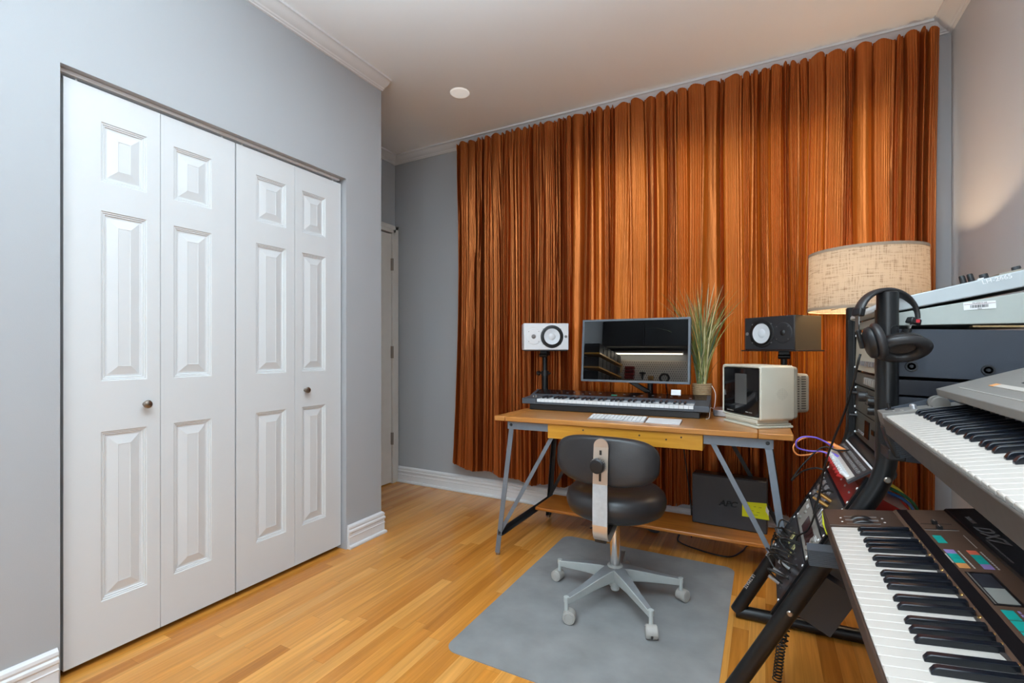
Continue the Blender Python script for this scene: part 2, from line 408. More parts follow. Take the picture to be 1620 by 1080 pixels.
# closet doors
def leaf_mesh(wd, m1, m2, h):
    mb = MB(); zs = [(.185,.785),(.965,1.568),(1.670,1.882)]
    th = .034
    ycuts = [0, m1, wd-m2, wd]; zc = [0]+[z for p in zs for z in p]+[h]
    for i in range(3):
        for j in range(len(zc)-1):
            if i == 1 and j % 2 == 1: continue
            mb.add([(0,ycuts[i],zc[j]),(0,ycuts[i+1],zc[j]),(0,ycuts[i+1],zc[j+1]),(0,ycuts[i],zc[j+1])], [(0,1,2,3)])
    for z0, z1 in zs:
        st = [(0,0),(.003,-.0035),(.006,-.003),(.009,-.0065),(.012,-.006),(.015,-.010),(.021,-.0105),(.052,-.0025),(.0535,-.0035)]
        rings = []
        for ins, dp in st:
            rings.append([(dp,m1+ins,z0+ins),(dp,wd-m2-ins,z0+ins),(dp,wd-m2-ins,z1-ins),(dp,m1+ins,z1-ins)])
        vs = [v for r_ in rings for v in r_]; fs = []
        for k in range(len(rings)-1):
            for q in range(4): fs.append((k*4+q, k*4+(q+1)%4, (k+1)*4+(q+1)%4, (k+1)*4+q))
        b = (len(rings)-1)*4; fs.append((b,b+1,b+2,b+3)); mb.add(vs, fs)
    # edges and back
    mb.add([(0,0,0),(0,wd,0),(0,wd,h),(0,0,h),(-th,0,0),(-th,wd,0),(-th,wd,h),(-th,0,h)], [(0,4,5,1),(1,5,6,2),(2,6,7,3),(3,7,4,0),(4,7,6,5)])
    return mb
def knob(parent, y, z):
    mb = MB(); rot = Matrix.Translation((0,y,z)) @ Matrix.Rotation(PI/2,4,'Y')
    mb.lathe([(0,0),(.008,0),(.006,.004),(.0055,.012),(.009,.016),(.0145,.019),(.0155,.024),(.013,.029),(.007,.032),(0,.033)], 24, rot)
    return mb.build('knob', m_nickel, parent)
XD = -2.070
leaves = [(.696,.984,.102,.044,0),(.986,1.278,.046,.100,0),(1.284,1.580,.093,.048,1),(1.582,1.872,.041,.103,1)]
d1 = thing('door_1', 'white panelled bifold closet door pair nearer the camera', 'door', (XD,.696,.024), kind='structure')
d2 = thing('door_2', 'white panelled bifold closet door pair nearer the alcove', 'door', (XD,1.284,.024), kind='structure')
for i, (y0, y1, m1, m2, k) in enumerate(leaves):
    par = (d1, d2)[k]
    lf = leaf_mesh(y1-y0, m1, m2, 1.991).build('leaf', m_door, par, smooth=12)
    lf.location = (0, y0-par.location.y, 0)
    if i == 0: knob(lf, .932-.696, .895-.024)
    if i == 3: knob(lf, 1.640-1.582, .895-.024)
for i, y in enumerate((.735, 1.23, 1.32, 1.83)):
    par = d1 if y < 1.25 else d2
    MB().cyl((-.017,y-par.location.y,1.99),(-.017,y-par.location.y,2.006),.004,n=8).build('pivot_pin', m_white, par)
# alcove door
d3 = thing('door_3', 'cream door in a moulded casing inside the alcove', 'door', (XA,2.24,0), kind='structure')
MB().box(0,.035,.0,.745,.01,2.05).build('leaf', m_beigetrim, d3, world=False)
cs = MB().box(0,.05,.748,.785,0,2.09).box(0,.045,.785,.822,0,2.125).box(0,.05,-.04,.785,2.06,2.09).box(0,.045,-.075,.822,2.09,2.125).box(0,.05,-.04,-.003,0,2.09).box(0,.045,-.075,-.04,0,2.125)
cs.build('casing', m_beigetrim, d3, bev=.004)
for z in (.37, 1.08, 1.80): MB().box(.034,.056,.738,.752,z-.05,z+.05).build('hinge', m_nickel, d3, bev=.002)
# faintly glowing disc standing in for a bright highlight on the ceiling
o = MB().lathe([(0,0),(.055,0),(.060,.004),(.060,.006),(0,.006)], 32).build('ceiling_highlight', M('highlight_glow',(250,250,250),.5,emit=((255,252,245),.35)))
o.location = (-1.68,2.46,ZC-.006); tag(o, 'small round painted highlight on the ceiling near the alcove', 'painted highlight')

# ------------------------------------------------------------------ curtain
def build_curtain():
    x0, x1 = -2.062, .742
    NZ, NF = 38, 28
    zt, zb = 2.648, .185
    rnd = random.Random(12)
    B = [x0]; x = x0
    while True:
        x += rnd.choice((rnd.uniform(.022,.036), rnd.uniform(.032,.055), rnd.uniform(.055,.095)))
        if x > x1-.03: break
        B.append(x)
    B.append(x1); K = len(B)-1
    drift = [0]+[rnd.uniform(-.018,.018) for _ in range(K-1)]+[0]
    ov = [rnd.uniform(.006,.030) for _ in B]; sg = [rnd.choice((1,1,-1)) for _ in B]; dep = [rnd.uniform(1.0,1.9) for _ in B]; pp = [rnd.uniform(0,6.28) for _ in B]
    fr = [(rnd.uniform(.0,.016), rnd.uniform(-.026,.026), rnd.choice((0,0,1,1,1)), rnd.uniform(.0085,.0125), rnd.uniform(0,6.28), rnd.uniform(.2,.8)) for _ in B]
    TK = [(0,0),(.08,-.006),(-.3,-.014),(-1,-.020),(-1.04,-.026),(-.3,-.034),(.08,-.036),(.24,-.022)]
    vs = []; uvs = []; NX = 0
    for j in range(NZ):
        t = (j/(NZ-1))**1.25; z = zt + (zb-zt)*t
        top = max(0, 1-(zt-z)/.28); body = 1-top; dwn = min(1, (zt-z)/2.2)
        cx = [B[k] + drift[k]*dwn + (.005*math.sin(z*2.2+pp[k])*body if 0 < k < K else 0) for k in range(K+1)]
        row = []
        for k in range(K):
            a, b = cx[k], cx[k+1]; w_ = b-a; bul, turn, pin, per, p_, pk_ = fr[k]
            # inset next to a tuck
            for i in range(NF):
                f = i/(NF-1); x = a + .007 + (w_-.014)*f
                ff = f**(math.log(.5)/math.log(pk_)) if 0 < f < 1 else f
                y = (.014+bul)*max(0,math.sin(PI*ff))**.75*(1-.5*top) + turn*(f-.5)*(1-.4*top)
                y += .003*math.sin(2*PI*f*1.3+p_+z*.9)*body
                if pin: y -= .0105*(1-.8*top)*(1-abs(math.sin(PI*(x-a+p_*.003)/per)))**1.15
                else: y -= .0007*(1-abs(math.sin(PI*x/.011)))
                y += .0007*math.sin(x*190+z*23+3*math.sin(z*7+x*11))*body
                hd = max(0, 1-abs((zt-z)-.075)/.028); y -= hd*.007*(1-math.sin(PI*f)*.5)
                row.append((x, y, f, k))
            if k < K-1:
                o_, s_, d_ = ov[k+1]*(.55+.45*body)*(1+.25*math.sin(z*1.4+pp[k+1])), sg[k+1], dep[k+1]*(1-.5*top)
                tk = [(b+s_*max(-1.04,px_)*o_ if px_ < 0 else b+s_*px_*(.02+.022*abs(math.sin(pp[k+1]*3))), py_*d_) for px_, py_ in TK]
                if s_ < 0: tk = tk[::-1]
                row += [(x_, y_, 1 if q < 4 else 0, k) for q, (x_, y_) in enumerate(tk)]
        NX = len(row); yc = 2.962 + .016*min(1,max(0,(zt-z)/.6))
        for i, (x, y, f, k) in enumerate(row):
            u = (x-x0)/(x1-x0); zz = z
            if top > 0: zz += top**2.2*(.017*math.sin(PI*f)**.7*(.4+.6*math.sin(pp[k])**2) - .009 + .004*math.sin(x*31) + .003*math.sin(x*77))
            if j > NZ-6:
                h_ = (j-(NZ-6))/5
                zz += h_*(.020*math.sin(2*PI*x/.9+2)+.010*math.sin(PI*f)+.009*math.sin(2*PI*x/.23)) + .05*max(0,1-u/.05)**2*h_
            xo = x - .045*(t**1.5)*max(0,1-u/.12) + .02*math.sin(t*PI)*max(0,1-u/.05) - .015*t*max(0,(u-.9)/.1)
            vs.append((xo, min(yc-y, 3.035), zz)); uvs.append((x*1.0+i*.0006, z))
    fs = [(j*NX+i, j*NX+i+1, (j+1)*NX+i+1, (j+1)*NX+i) for j in range(NZ-1) for i in range(NX-1)]
    me = bpy.data.meshes.new('curtain'); me.from_pydata(vs, [], fs)
    uvl = me.uv_layers.new(name='UVMap')
    li = [0]*len(me.loops); me.loops.foreach_get('vertex_index', li)
    flat = []
    for k in li: flat += [uvs[k][0], uvs[k][1]]
    uvl.data.foreach_set('uv', flat)
    me.polygons.foreach_set('use_smooth', [True]*len(me.polygons))
    me.materials.append(m_curtain)
    o = bpy.data.objects.new('curtain', me); C.objects.link(o)
    return tag(o, 'wide copper brown velvet curtain covering the wall behind the desk', 'curtain')
cur = build_curtain()

# ------------------------------------------------------------------ desk
DZ = .75
desk = thing('desk', 'long wooden desk with grey steel trestle legs and a shelf near the floor', 'desk', (-.587,2.22,0))
def W(mb, name, mat, par, **k): return mb.build(name, mat, par, world=True, **k)
# top: plank top with breadboard ends, slight skew as measured
TL, TR, TRb, TLb = (-1.272,2.185), (.103,2.262), (.090,2.915), (-1.262,2.900)
def lerp2(a, b, t): return (a[0]+(b[0]-a[0])*t, a[1]+(b[1]-a[1])*t)
for nm, t0, t1 in (('breadboard_end',0,.045),('table_top',.046,.905),('breadboard_end',.906,1)):
    a, b = lerp2(TL,TR,t0), lerp2(TL,TR,t1); c, d_ = lerp2(TLb,TRb,t1), lerp2(TLb,TRb,t0)
    W(MB().prism([a,b,c,d_], DZ-.026, DZ, 'z'), nm, m_desk, desk, bev=.004)
def skew(x): return 2.185+(x+1.272)*.056
# drawer
dr = W(MB().prism([(-.975,skew(-.975)+.012),(-.245,skew(-.245)+.012),(-.245,2.6),(-.975,2.6)], DZ-.098, DZ-.027, 'z'), 'drawer', m_pine, desk, bev=.002)
for x, z in ((-.79,-.045),(-.70,-.07),(-.52,-.05),(-.40,-.06),(-.335,-.045),(-.60,-.085)):
    W(MB().cyl((x,skew(x)+.010,DZ+z),(x,skew(x)+.013,DZ+z),.004,n=10), 'knot', m_ink if 0 else m_felt, dr)
for x0, x1 in ((-1.205,-.977),(-.243,.030)):
    W(MB().prism([(x0,skew(x0)+.022),(x1,skew(x1)+.022),(x1,skew(x1)+.026),(x0,skew(x0)+.026)], DZ-.068, DZ-.027, 'z').prism([(x0,skew(x0)+.022),(x1,skew(x1)+.022),(x1,skew(x1)+.06),(x0,skew(x0)+.06)], DZ-.030, DZ-.027, 'z'), 'apron', m_steel, desk)
    W(MB().prism([(x0,2.80),(x1,2.80),(x1,2.804),(x0,2.804)], DZ-.068, DZ-.027, 'z'), 'apron', m_steel_d, desk)
def Lbar(p0, p1, wx, wy, dx, dy, t=.0035):
    """angle iron between p0 and p1: flange wx wide facing the front, wy deep to the side"""
    mb = MB(); p0, p1 = Vector(p0), Vector(p1)
    poly = [(0,0),(wx*dx,0),(wx*dx,t),(t*dx,t),(t*dx,wy*dy),(0,wy*dy)]
    n = len(poly); vs = [p+Vector((a,b,0)) for p in (p0,p1) for a, b in poly]
    fs = [(i,(i+1)%n,n+(i+1)%n,n+i) for i in range(n)]+[tuple(range(n)),tuple(range(n,2*n))]
    return mb.add(vs, fs)
fl_x, fr_x = -1.262, .112
for side, (fx, tx) in enumerate(((-1.283,-1.196),(.118,.020))):
    sg = 1 if side == 0 else -1
    yf0, yf1 = (2.212, skew(-1.2)+.03) if side == 0 else (2.225, skew(0)+.03)
    W(Lbar((fx,yf0,.012),(tx,yf1,DZ-.03),.027,.026,sg,1), 'leg', m_steel, desk)
    W(MB().cyl((fx+sg*.012,yf0+.012,0),(fx+sg*.012,yf0+.012,.013),.012,n=16), 'foot', m_nickel, desk)
    W(Lbar((fx+sg*.01,2.885,.012),(tx,2.83,DZ-.03),.027,-.026,sg,1), 'leg', m_steel_d, desk)
    W(MB().cyl((fx+sg*.022,2.875,0),(fx+sg*.022,2.875,.013),.012,n=16), 'foot', m_nickel, desk)
    # low side rail that carries the shelf
    xr = fx+(tx-fx)*.18
    W(MB().box(min(xr+sg*.003,xr+sg*.007), max(xr+sg*.003,xr+sg*.007), yf0+.0, 2.88, .108, .137).box(min(xr+sg*.003,xr+sg*.03), max(xr+sg*.003,xr+sg*.03), yf0+.0, 2.88, .108, .111), 'side_rail', m_steel_d, desk)
    # diagonal braces
    ex = -.935 if side == 0 else -.212
    W(MB().bar((xr+sg*.012,yf0+.012,.125),(ex,skew(ex)+.03,DZ-.05),.020,.004,(0,1,0)), 'brace', m_steel, desk)
    W(MB().bar((xr+sg*.012,2.86,.125),(ex,2.80,DZ-.05),.020,.004,(0,1,0)), 'brace', m_steel_d, desk)
    for (x, y, z) in ((tx+sg*.012,skew(tx)+.020,DZ-.045),(xr+sg*.012,yf0-.001,.122)):
        W(MB().lathe([(0,-.004),(.007,-.003),(.008,0)],12,Matrix.Translation((x,y,z))@Matrix.Rotation(-PI/2,4,'X')), 'bolt', m_steel_d, desk)
W(MB().prism([(-1.222,2.585),(.060,2.600),(.060,2.878),(-1.222,2.872)], .138, .157, 'z'), 'low_shelf', m_shelf, desk, bev=.005)

# ------------------------------------------------------------------ keys
def key_meshes(wlen, blen, wk=.0235):
    w = MB(); g = .0006
    w.prism([(0,-.017),(0,-.0015),(.0015,0),(wlen,0),(wlen,-.017)], g, wk-g, 'x')
    b = MB()
    b.prism([(0,-.004),(0,.003),(.006,.0095),(.010,.0105),(blen,.0105),(blen,-.004)], -.0055, .0055, 'x')
    return w, b
def add_keys(par, nwh, x0, y0, z0, wlen, blen, wm, bm_, wk=.0235, start=0, pw=1.0):
    wmb, bmb = key_meshes(wlen, blen, wk)
    first = wmb.build('white_key', wm, par, bev=.0008, seg=1); first.location = (x0,y0,z0)
    fb = None
    blk = {0:.62,1:.38,3:.60,4:.5,5:.40}
    for i in range(nwh):
        if i: copy_to(first, par, (x0+i*wk,y0,z0))
        n = (i+start) % 7
        if n in blk and i < nwh-1:
            off = {0:.92,1:1.10,3:.90,4:1.0,5:1.10}[n]
            loc = (x0+(i+off)*wk, y0+wlen-blen, z0)
            if fb is None:
                fb = bmb.build('black_key', bm_, par, bev=.0012); fb.location = loc
            else: copy_to(fb, par, loc)

# ------------------------------------------------------------------ synth on the desk
pk = thing('desk_synthesizer', 'slate synthesizer with 61 keys and glossy dark panel on the wooden desk', 'synthesizer', (-1.268,2.508,DZ), (0,0,R(3.4)))
PL = 1.022
MB().box(.045,PL-.045,.002,.235,0,.034).build('base', m_black, pk, bev=.004)
MB().box(0,PL,-.004,.240,.034,.046).build('keybed', m_pianogrey, pk, bev=.002)
for a, b in ((0,.088),(PL-.075,PL)):
    MB().prism([(-.006,.040),(-.006,.066),(.110,.070),(.236,.100),(.242,.095),(.242,.034),(-.006,.034)], a, b, 'x').build('cheek', m_pianogrey, pk, bev=.003)
MB().prism([(.118,.046),(.118,.072),(.122,.075),(.150,.080),(.150,.046)], .088, PL-.075, 'x').build('front_strip', m_pianogrey, pk)
pp = MB().prism([(.150,.046),(.150,.081),(.236,.100),(.240,.098),(.240,.046)], .020, PL-.02, 'x').build('control_panel', m_pianotop, pk)
add_keys(pk, 36, .092, -.001, .064, .122, .080, m_whitek, m_bkey, wk=.02375)
def onp(x, y, z=.0008): # point on the sloping control panel
    return (x, y, .081+(y-.150)*.2209+z)
slp = math.atan(.2209)
MB().cbox((0,0,0),(.032,.012,.002),Euler((slp,0,0)).to_matrix()).build('display', M('green_lcd',(30,110,90),.3,emit=((60,190,150),.25)), pk).location = onp(.505,.172)
for i in range(16):
    x = .16+i*.05+(.01 if i%2 else 0)
    if .46 < x < .55: continue
    MB().cbox((0,0,0),(.012,.004,.0015),Euler((slp,0,0)).to_matrix()).build('button', m_printd, pk).location = onp(x,.170+.012*(i%3))
for x in (.055,.072): MB().lathe([(.012,-.004),(.012,.004)],20,Matrix.Translation((0,0,0))@Matrix.Rotation(PI/2,4,'Y')).cyl((-.004,0,0),(.004,0,0),.012,n=20).build('pitch_wheel', m_uppergrey, pk).location = (x-.005,.060,.066)
# card leaning on panel
o = MB().box(-.025,.025,0,.003,0,.030).build('label_card', m_white, None); o.location = (-.430,2.700,.853); o.rotation_euler = (R(-14),0,R(3.4))
tag(o, 'small white card propped on the panel of the desk synthesizer', 'card')

# ------------------------------------------------------------------ computer keyboard, trackpad, mini computer
kb = thing('computer_keyboard', 'slim white computer keyboard lying in front of the desk synthesizer', 'computer keyboard', (-.655,2.352,DZ), (0,0,R(3)))
MB().prism([(-.057,0),(-.057,.004),(.057,.015),(.057,.006),(.040,0)], -.139, .139, 'x').build('body', m_silver, kb, bev=.001)
kc = MB().box(-.0082,.0082,-.0075,.0075,0,.0022).build('keycap', m_white, kb, bev=.0008, seg=1); first = True
for r_ in range(5):
    for c_ in range(14):
        if r_ == 0 and 3 < c_ < 9 and c_ != 6: continue
        loc = (-.1275+c_*.0196, -.043+r_*.0205, .0052+(.014+r_*.0205)*.0965)
        if first: kc.location = loc; kc.rotation_euler = (math.atan(.0965),0,0); first = False
        else: copy_to(kc, kb, loc)
MB().box(-.045,.045,-.0075,.0075,0,.0022).build('space_bar', m_white, kb, bev=.0008, seg=1).location = (-.010,-.043,.0066)
tp = thing('trackpad', 'flat white trackpad beside the slim computer keyboard', 'trackpad', (-.432,2.363,DZ), (0,0,R(3)))
MB().prism([(-.057,0),(-.057,.004),(.057,.011),(.057,.004),(.040,0)], -.079, .079, 'x').build('body', m_silver, tp, bev=.001)
MB().prism([(-.055,.0045),(-.055,.005),(.055,.0118),(.055,.011)], -.077, .077, 'x').build('touch_surface', m_white, tp)
mc = thing('mini_computer', 'small silver box computer behind the cream television', 'computer', (-.155,2.785,DZ), (0,0,R(-2)))
MB().prism([(math.copysign(.072+.018*abs(math.cos(q))**.4,math.cos(q)) if 0 else (.09*math.copysign(abs(math.cos(q))**.35,math.cos(q))), (.09*math.copysign(abs(math.sin(q))**.35,math.sin(q)))) for q in [2*PI*(i+.5)/32 for i in range(32)]], .003, .034, 'z').build('case', m_silver, mc, bev=.002)
MB().box(-.08,.08,-.08,.08,0,.004).build('foot_pad', m_black, mc)

# ------------------------------------------------------------------ monitor
mo = thing('monitor', 'wide grey framed monitor with black screen on a desk arm', 'monitor', (-.665,2.700,.913), (R(-4.8),0,R(.3)))
MW, MH = .614, .367
fr = MB().box(-MW/2,MW/2,0,.028,0,.012).box(-MW/2,MW/2,0,.028,MH-.012,MH).box(-MW/2,-MW/2+.012,0,.028,.012,MH-.012).box(MW/2-.012,MW/2,0,.028,.012,MH-.012).box(-MW/2+.01,MW/2-.01,.008,.028,.01,MH-.01)
fr.build('bezel', m_bezel, mo, bev=.0015)
MB().box(-MW/2+.0115,MW/2-.0115,.003,.008,.0115,MH-.0115).build('screen', m_screen, mo)
MB().box(-.022,.022,-.0006,.001,.004,.0085).build('maker_badge', m_printd, mo)
MB().cyl((0,-.0005,MH-.006),(0,.001,MH-.006),.0025,n=12).build('webcam', m_black, mo)
MB().box(-.12,.12,.028,.05,.08,.29).build('rear_hump', m_black, mo, bev=.008)
ma = thing('monitor_mount', 'black monitor arm rising behind the desk synthesizer', 'monitor arm', (-.60,2.86,DZ))
W(MB().cyl((-.60,2.86,DZ),(-.60,2.86,DZ+.20),.016).cyl((-.60,2.86,DZ),(-.60,2.86,DZ+.008),.04), 'post', m_black, ma)
W(MB().bar((-.60,2.855,.845),(-.83,2.83,.985),.034,.028), 'lower_arm', m_blackg, ma, bev=.004)
W(MB().bar((-.83,2.83,.985),(-.665,2.80,1.10),.03,.026), 'upper_arm', m_black, ma, bev=.004)
W(MB().cyl((-.665,2.776,1.10),(-.665,2.83,1.10),.022).box(-.705,-.625,2.776,2.782,1.06,1.14), 'tilt_head', m_black, ma)
W(MB().bar((-.595,2.843,.852),(-.80,2.82,.978),.006,.003), 'cable_trim', m_silver, ma)
cable('video_cable', [(-.50,2.768,1.0),(-.50,2.79,.93),(-.495,2.80,.87),(-.495,2.86,.78),(-.495,2.9,.757)], .003, m_cord, 'thin black cable dropping behind the monitor', group=None)

# ------------------------------------------------------------------ speakers
def speaker(name, label, loc, rz, cab, side, w=.285, h=.168, dep=.17, woof_right=True, front=None, ringm=None, hornm=None):
    t = thing(name, label, 'speaker', loc, (0,0,rz))
    fm = front or cab
    MB().box(-w/2,w/2,.006,dep,0,h).build('cabinet', side, t, bev=.002)
    MB().box(-w/2,w/2,0,.008,0,h).build('baffle', fm, t, bev=.005)
    s = 1 if woof_right else -1
    wx = s*.036*1; tx = -s*.080; cz = h/2
    rot = lambda x, z: Matrix.Translation((x,0,z)) @ Matrix.Rotation(PI/2,4,'X')
    wo = MB().lathe([(.072,0),(.072,.003),(.068,.005),(.060,.005),(.058,.002),(.058,0)],48,rot(wx,cz)).build('woofer_frame', ringm or m_black, t)
    MB().lathe([(.0595,.003),(.057,.009),(.053,.010),(.050,.006)],48,rot(wx,cz)).build('woofer_surround', m_black, wo)
    MB().lathe([(.0505,.007),(.020,.0015),(.0,.0015)],48,rot(wx,cz)).build('woofer_cone', m_cone, wo)
    MB().lathe([(.0225,.002),(.020,.0045),(.012,.007),(0,.008)],32,rot(wx,cz)).build('dust_cap', m_cone, wo)
    tw = MB().lathe([(.052,.0002),(.050,.0018),(.046,.0026),(.030,.0018),(.016,.0006),(0,.0006)],48,rot(tx,cz)).build('tweeter_horn', hornm or fm, t)
    MB().lathe([(.014,.0006),(.011,.004),(0,.007)],24,rot(tx,cz)).build('tweeter_dome', m_printd if cab == m_speakerw else m_black, tw)
    MB().lathe([(.0088,.0),(.0088,.002),(0,.002)],24,rot(s*(w/2-.018),cz)).build('badge', m_printd, t)
    for ax in (wx,):
        for q in (45,135,225,315):
            MB().lathe([(.003,0),(.003,.0045),(0,.005)],10,rot(ax+.078*math.cos(R(q)),cz+.078*math.sin(R(q))*.86)).build('screw', m_printd, t)
    for q in (45,135,225,315):
        MB().lathe([(.0025,0),(.0025,.003),(0,.003)],10,rot(tx+.044*math.cos(R(q)),cz+.044*math.sin(R(q)))).build('screw', m_printd, t)
    return t
SLz = 1.099
speaker('studio_speaker', 'white studio speaker lying sideways on its black stand', (-1.222,2.752,SLz), TH+R(3), m_speakerw, m_speakerw, woof_right=True, hornm=m_speakerw)
speaker('studio_speaker', 'black studio speaker lying sideways above the cream television', (.012,2.722,SLz), R(-39.5), m_speakerb, m_speakers, woof_right=False, dep=.19)
def spstand(label, cx, cy, rz, zb, pole, w, dpt, yoff):
    t = thing('speaker_stand', label, 'speaker stand', (pole[0],pole[1],DZ))
    rot = Matrix.Translation((cx,cy,0)) @ Matrix.Rotation(rz,4,'Z')
    pl = MB().box(-w/2,w/2,yoff,yoff+dpt,zb-.007,zb-.0005,rot)
    W(pl, 'plate', m_black, t, bev=.001)
    x, y = pole
    W(MB().cyl((x,y,DZ+.02),(x,y,zb-.006),.0155).cyl((x,y,DZ),(x,y,DZ+.20),.0205).cyl((x,y,DZ),(x,y,DZ+.006),.045), 'pole', m_tube, t)
    W(MB().cyl((x-.028,y-.024,zb-.035),(x+.028,y-.024,zb-.035),.012).cbox((x,y,zb-.022),(.05,.05,.03)), 'bracket', m_black, t, bev=.003)
    W(MB().cyl((x-.045,y,DZ+.195),(x+.040,y,DZ+.195),.006).cyl((x-.055,y,DZ+.195),(x-.038,y,DZ+.195),.015,n=12).cyl((x,y,DZ+.18),(x,y,DZ+.212),.026), 'clamp_knob', m_black, t)
    return t
spstand('black clamp stand carrying the white speaker', -1.222, 2.752, TH+R(3), SLz, (-1.283,2.868), .275, .155, .006)
spstand('black clamp stand carrying the black speaker', .012, 2.722, R(-39.5), SLz, (.085,2.845), .315, .20, -.008)

# ------------------------------------------------------------------ cream television
ya = R(-52.5)
tv = thing('television', 'cream portable television with dark glass on the desk corner', 'television', (-.1045,2.4625,DZ), (0,0,ya))
Wt, Ht = .283, .245; zt = .035
def rrect(w, h, r, n=5, cx=0, cy=0):
    out = []
    for sx, sy, a0 in ((1,1,0),(-1,1,90),(-1,-1,180),(1,-1,270)):
        for i in range(n+1):
            q = R(a0+90*i/n); out.append((cx+sx*(w/2-r)+r*math.cos(q), cy+sy*(h/2-r)+r*math.sin(q)))
    return out
def loft(sections):
    mb = MB(); n = len(sections[0][1]); vs = []
    for y, pts in sections: vs += [(x,y,z) for x, z in pts]
    fs = []
    for k in range(len(sections)-1):
        for i in range(n): fs.append((k*n+i,k*n+(i+1)%n,(k+1)*n+(i+1)%n,(k+1)*n+i))
    return mb, vs, fs, n
cz = zt+Ht/2
secs = [(.010,rrect(Wt-.028,Ht-.028,.008,cy=cz)),(.002,rrect(Wt-.022,Ht-.022,.010,cy=cz)),(0,rrect(Wt-.012,Ht-.012,.012,cy=cz)),(.004,rrect(Wt-.002,Ht-.002,.014,cy=cz)),(.010,rrect(Wt,Ht,.014,cy=cz)),(.160,rrect(Wt,Ht,.014,cy=cz)),(.166,rrect(Wt-.006,Ht-.006,.014,cy=cz)),(.166,rrect(Wt-.05,Ht-.05,.014,cy=cz))]
mb, vs, fs, n = loft(secs); fs.append(tuple(range((len(secs)-1)*n,len(secs)*n))); mb.add(vs, fs).build('cabinet', m_crt, tv, smooth=40)
secs = [(.163,rrect(Wt-.010,Ht-.010,.014,cy=cz)),(.168,rrect(Wt-.004,Ht-.006,.016,cy=cz)),(.185,rrect(Wt-.008,Ht-.012,.018,cy=cz)),(.190,rrect(Wt-.02,Ht-.025,.018,cy=cz))]
mb, vs, fs, n = loft(secs); fs.append(tuple(range((len(secs)-1)*n,len(secs)*n))); mb.add(vs, fs).build('rear_band', m_crt2, tv, smooth=40)
secs = [(.188,rrect(.225,.185,.02,cy=cz-.004)),(.270,rrect(.210,.178,.02,cy=cz-.006)),(.278,rrect(.19,.16,.02,cy=cz-.006))]
mb, vs, fs, n = loft(secs); fs.append(tuple(range((len(secs)-1)*n,len(secs)*n))); rb = mb.add(vs, fs).build('rear_housing', m_crt2, tv, smooth=40)
vent = MB()
for i in range(14):
    for k in (0,1): vent.cbox((.1115-.0022*k+.0005,.205+.035*k,cz+.07-i*.011),(.002,.022,.0035))
vent.build('vent_slots', m_felt, rb)
# dark glass, curved front
gl = MB(); Gw, Gh = Wt-.030, Ht-.032; nx, nz = 12, 8; vs = []
for j in range(nz+1):
    for i in range(nx+1):
        x = (i/nx-.5)*Gw; z = (j/nz-.5)*Gh
        vs.append((x, .002-.006*(1-(2*i/nx-1)**2)*1.0, cz+z))
gl.add(vs, [(j*(nx+1)+i, j*(nx+1)+i+1, (j+1)*(nx+1)+i+1, (j+1)*(nx+1)+i) for j in range(nz) for i in range(nx)])
g = gl.build('front_glass', m_crtglass, tv)
scs = MB(); sw, sh = .172, .140; vs = []
for j in range(nz+1):
    for i in range(nx+1):
        x = (i/nx-.5)*sw; z = (j/nz-.5)*sh
        vs.append((x+.004, -.0046+.012*((2*i/nx-1)**2)*.45, cz+.012+z*(1-.04*(2*i/nx-1)**2)))
scs.add(vs, [(j*(nx+1)+i, j*(nx+1)+i+1, (j+1)*(nx+1)+i+1, (j+1)*(nx+1)+i) for j in range(nz) for i in range(nx)])
scs.build('picture_tube', m_crtscreen, tv)
text('lettering', 'MICRO   COLOR', .006, m_print, tv, (.066,-.004,cz-.092), (PI/2,0,0))
text('lettering', 'POWER  VOLUME  CH', .005, m_print, tv, (-.070,-.0035,cz-.096), (PI/2,0,0))
MB().box(-.118,-.02,-.0035,-.0005,cz-.106,cz-.086).build('control_door', m_blackg, tv)
sg = MB()
for a in range(-6,7):
    for b in range(-6,7):
        if a*a+b*b < 40: sg.cbox((Wt/2+.0002,.105+a*.0042,cz-.004+b*.0042),(.0006,.0014,.0014))
sg.build('speaker_holes', m_crt2, tv)
sw_ = MB().prism([(-.12,.004),(.12,.004),(.12,.17),(-.12,.17)],.012,.020,'z').box(-.115,.115,.0,.16,.020,.036)
sw_.build('tilt_foot', m_crt, tv, bev=.003)
MB().box(-.125,.125,-.004,.175,0,.011).build('swivel_base', m_crt, tv, bev=.003)
MB().cyl((.05,.10+.0,cz+Ht/2-.002),(.05,.10,cz+Ht/2-.001),.004,n=8).build('handle_recess', m_crt, tv)
MB().box(-.03,.03,.225,.235,cz+.082,cz+.092).cyl((.03,.23,cz+.085),(.03,.23,cz+.100),.003,n=8).build('antenna_socket', m_nickel, tv)

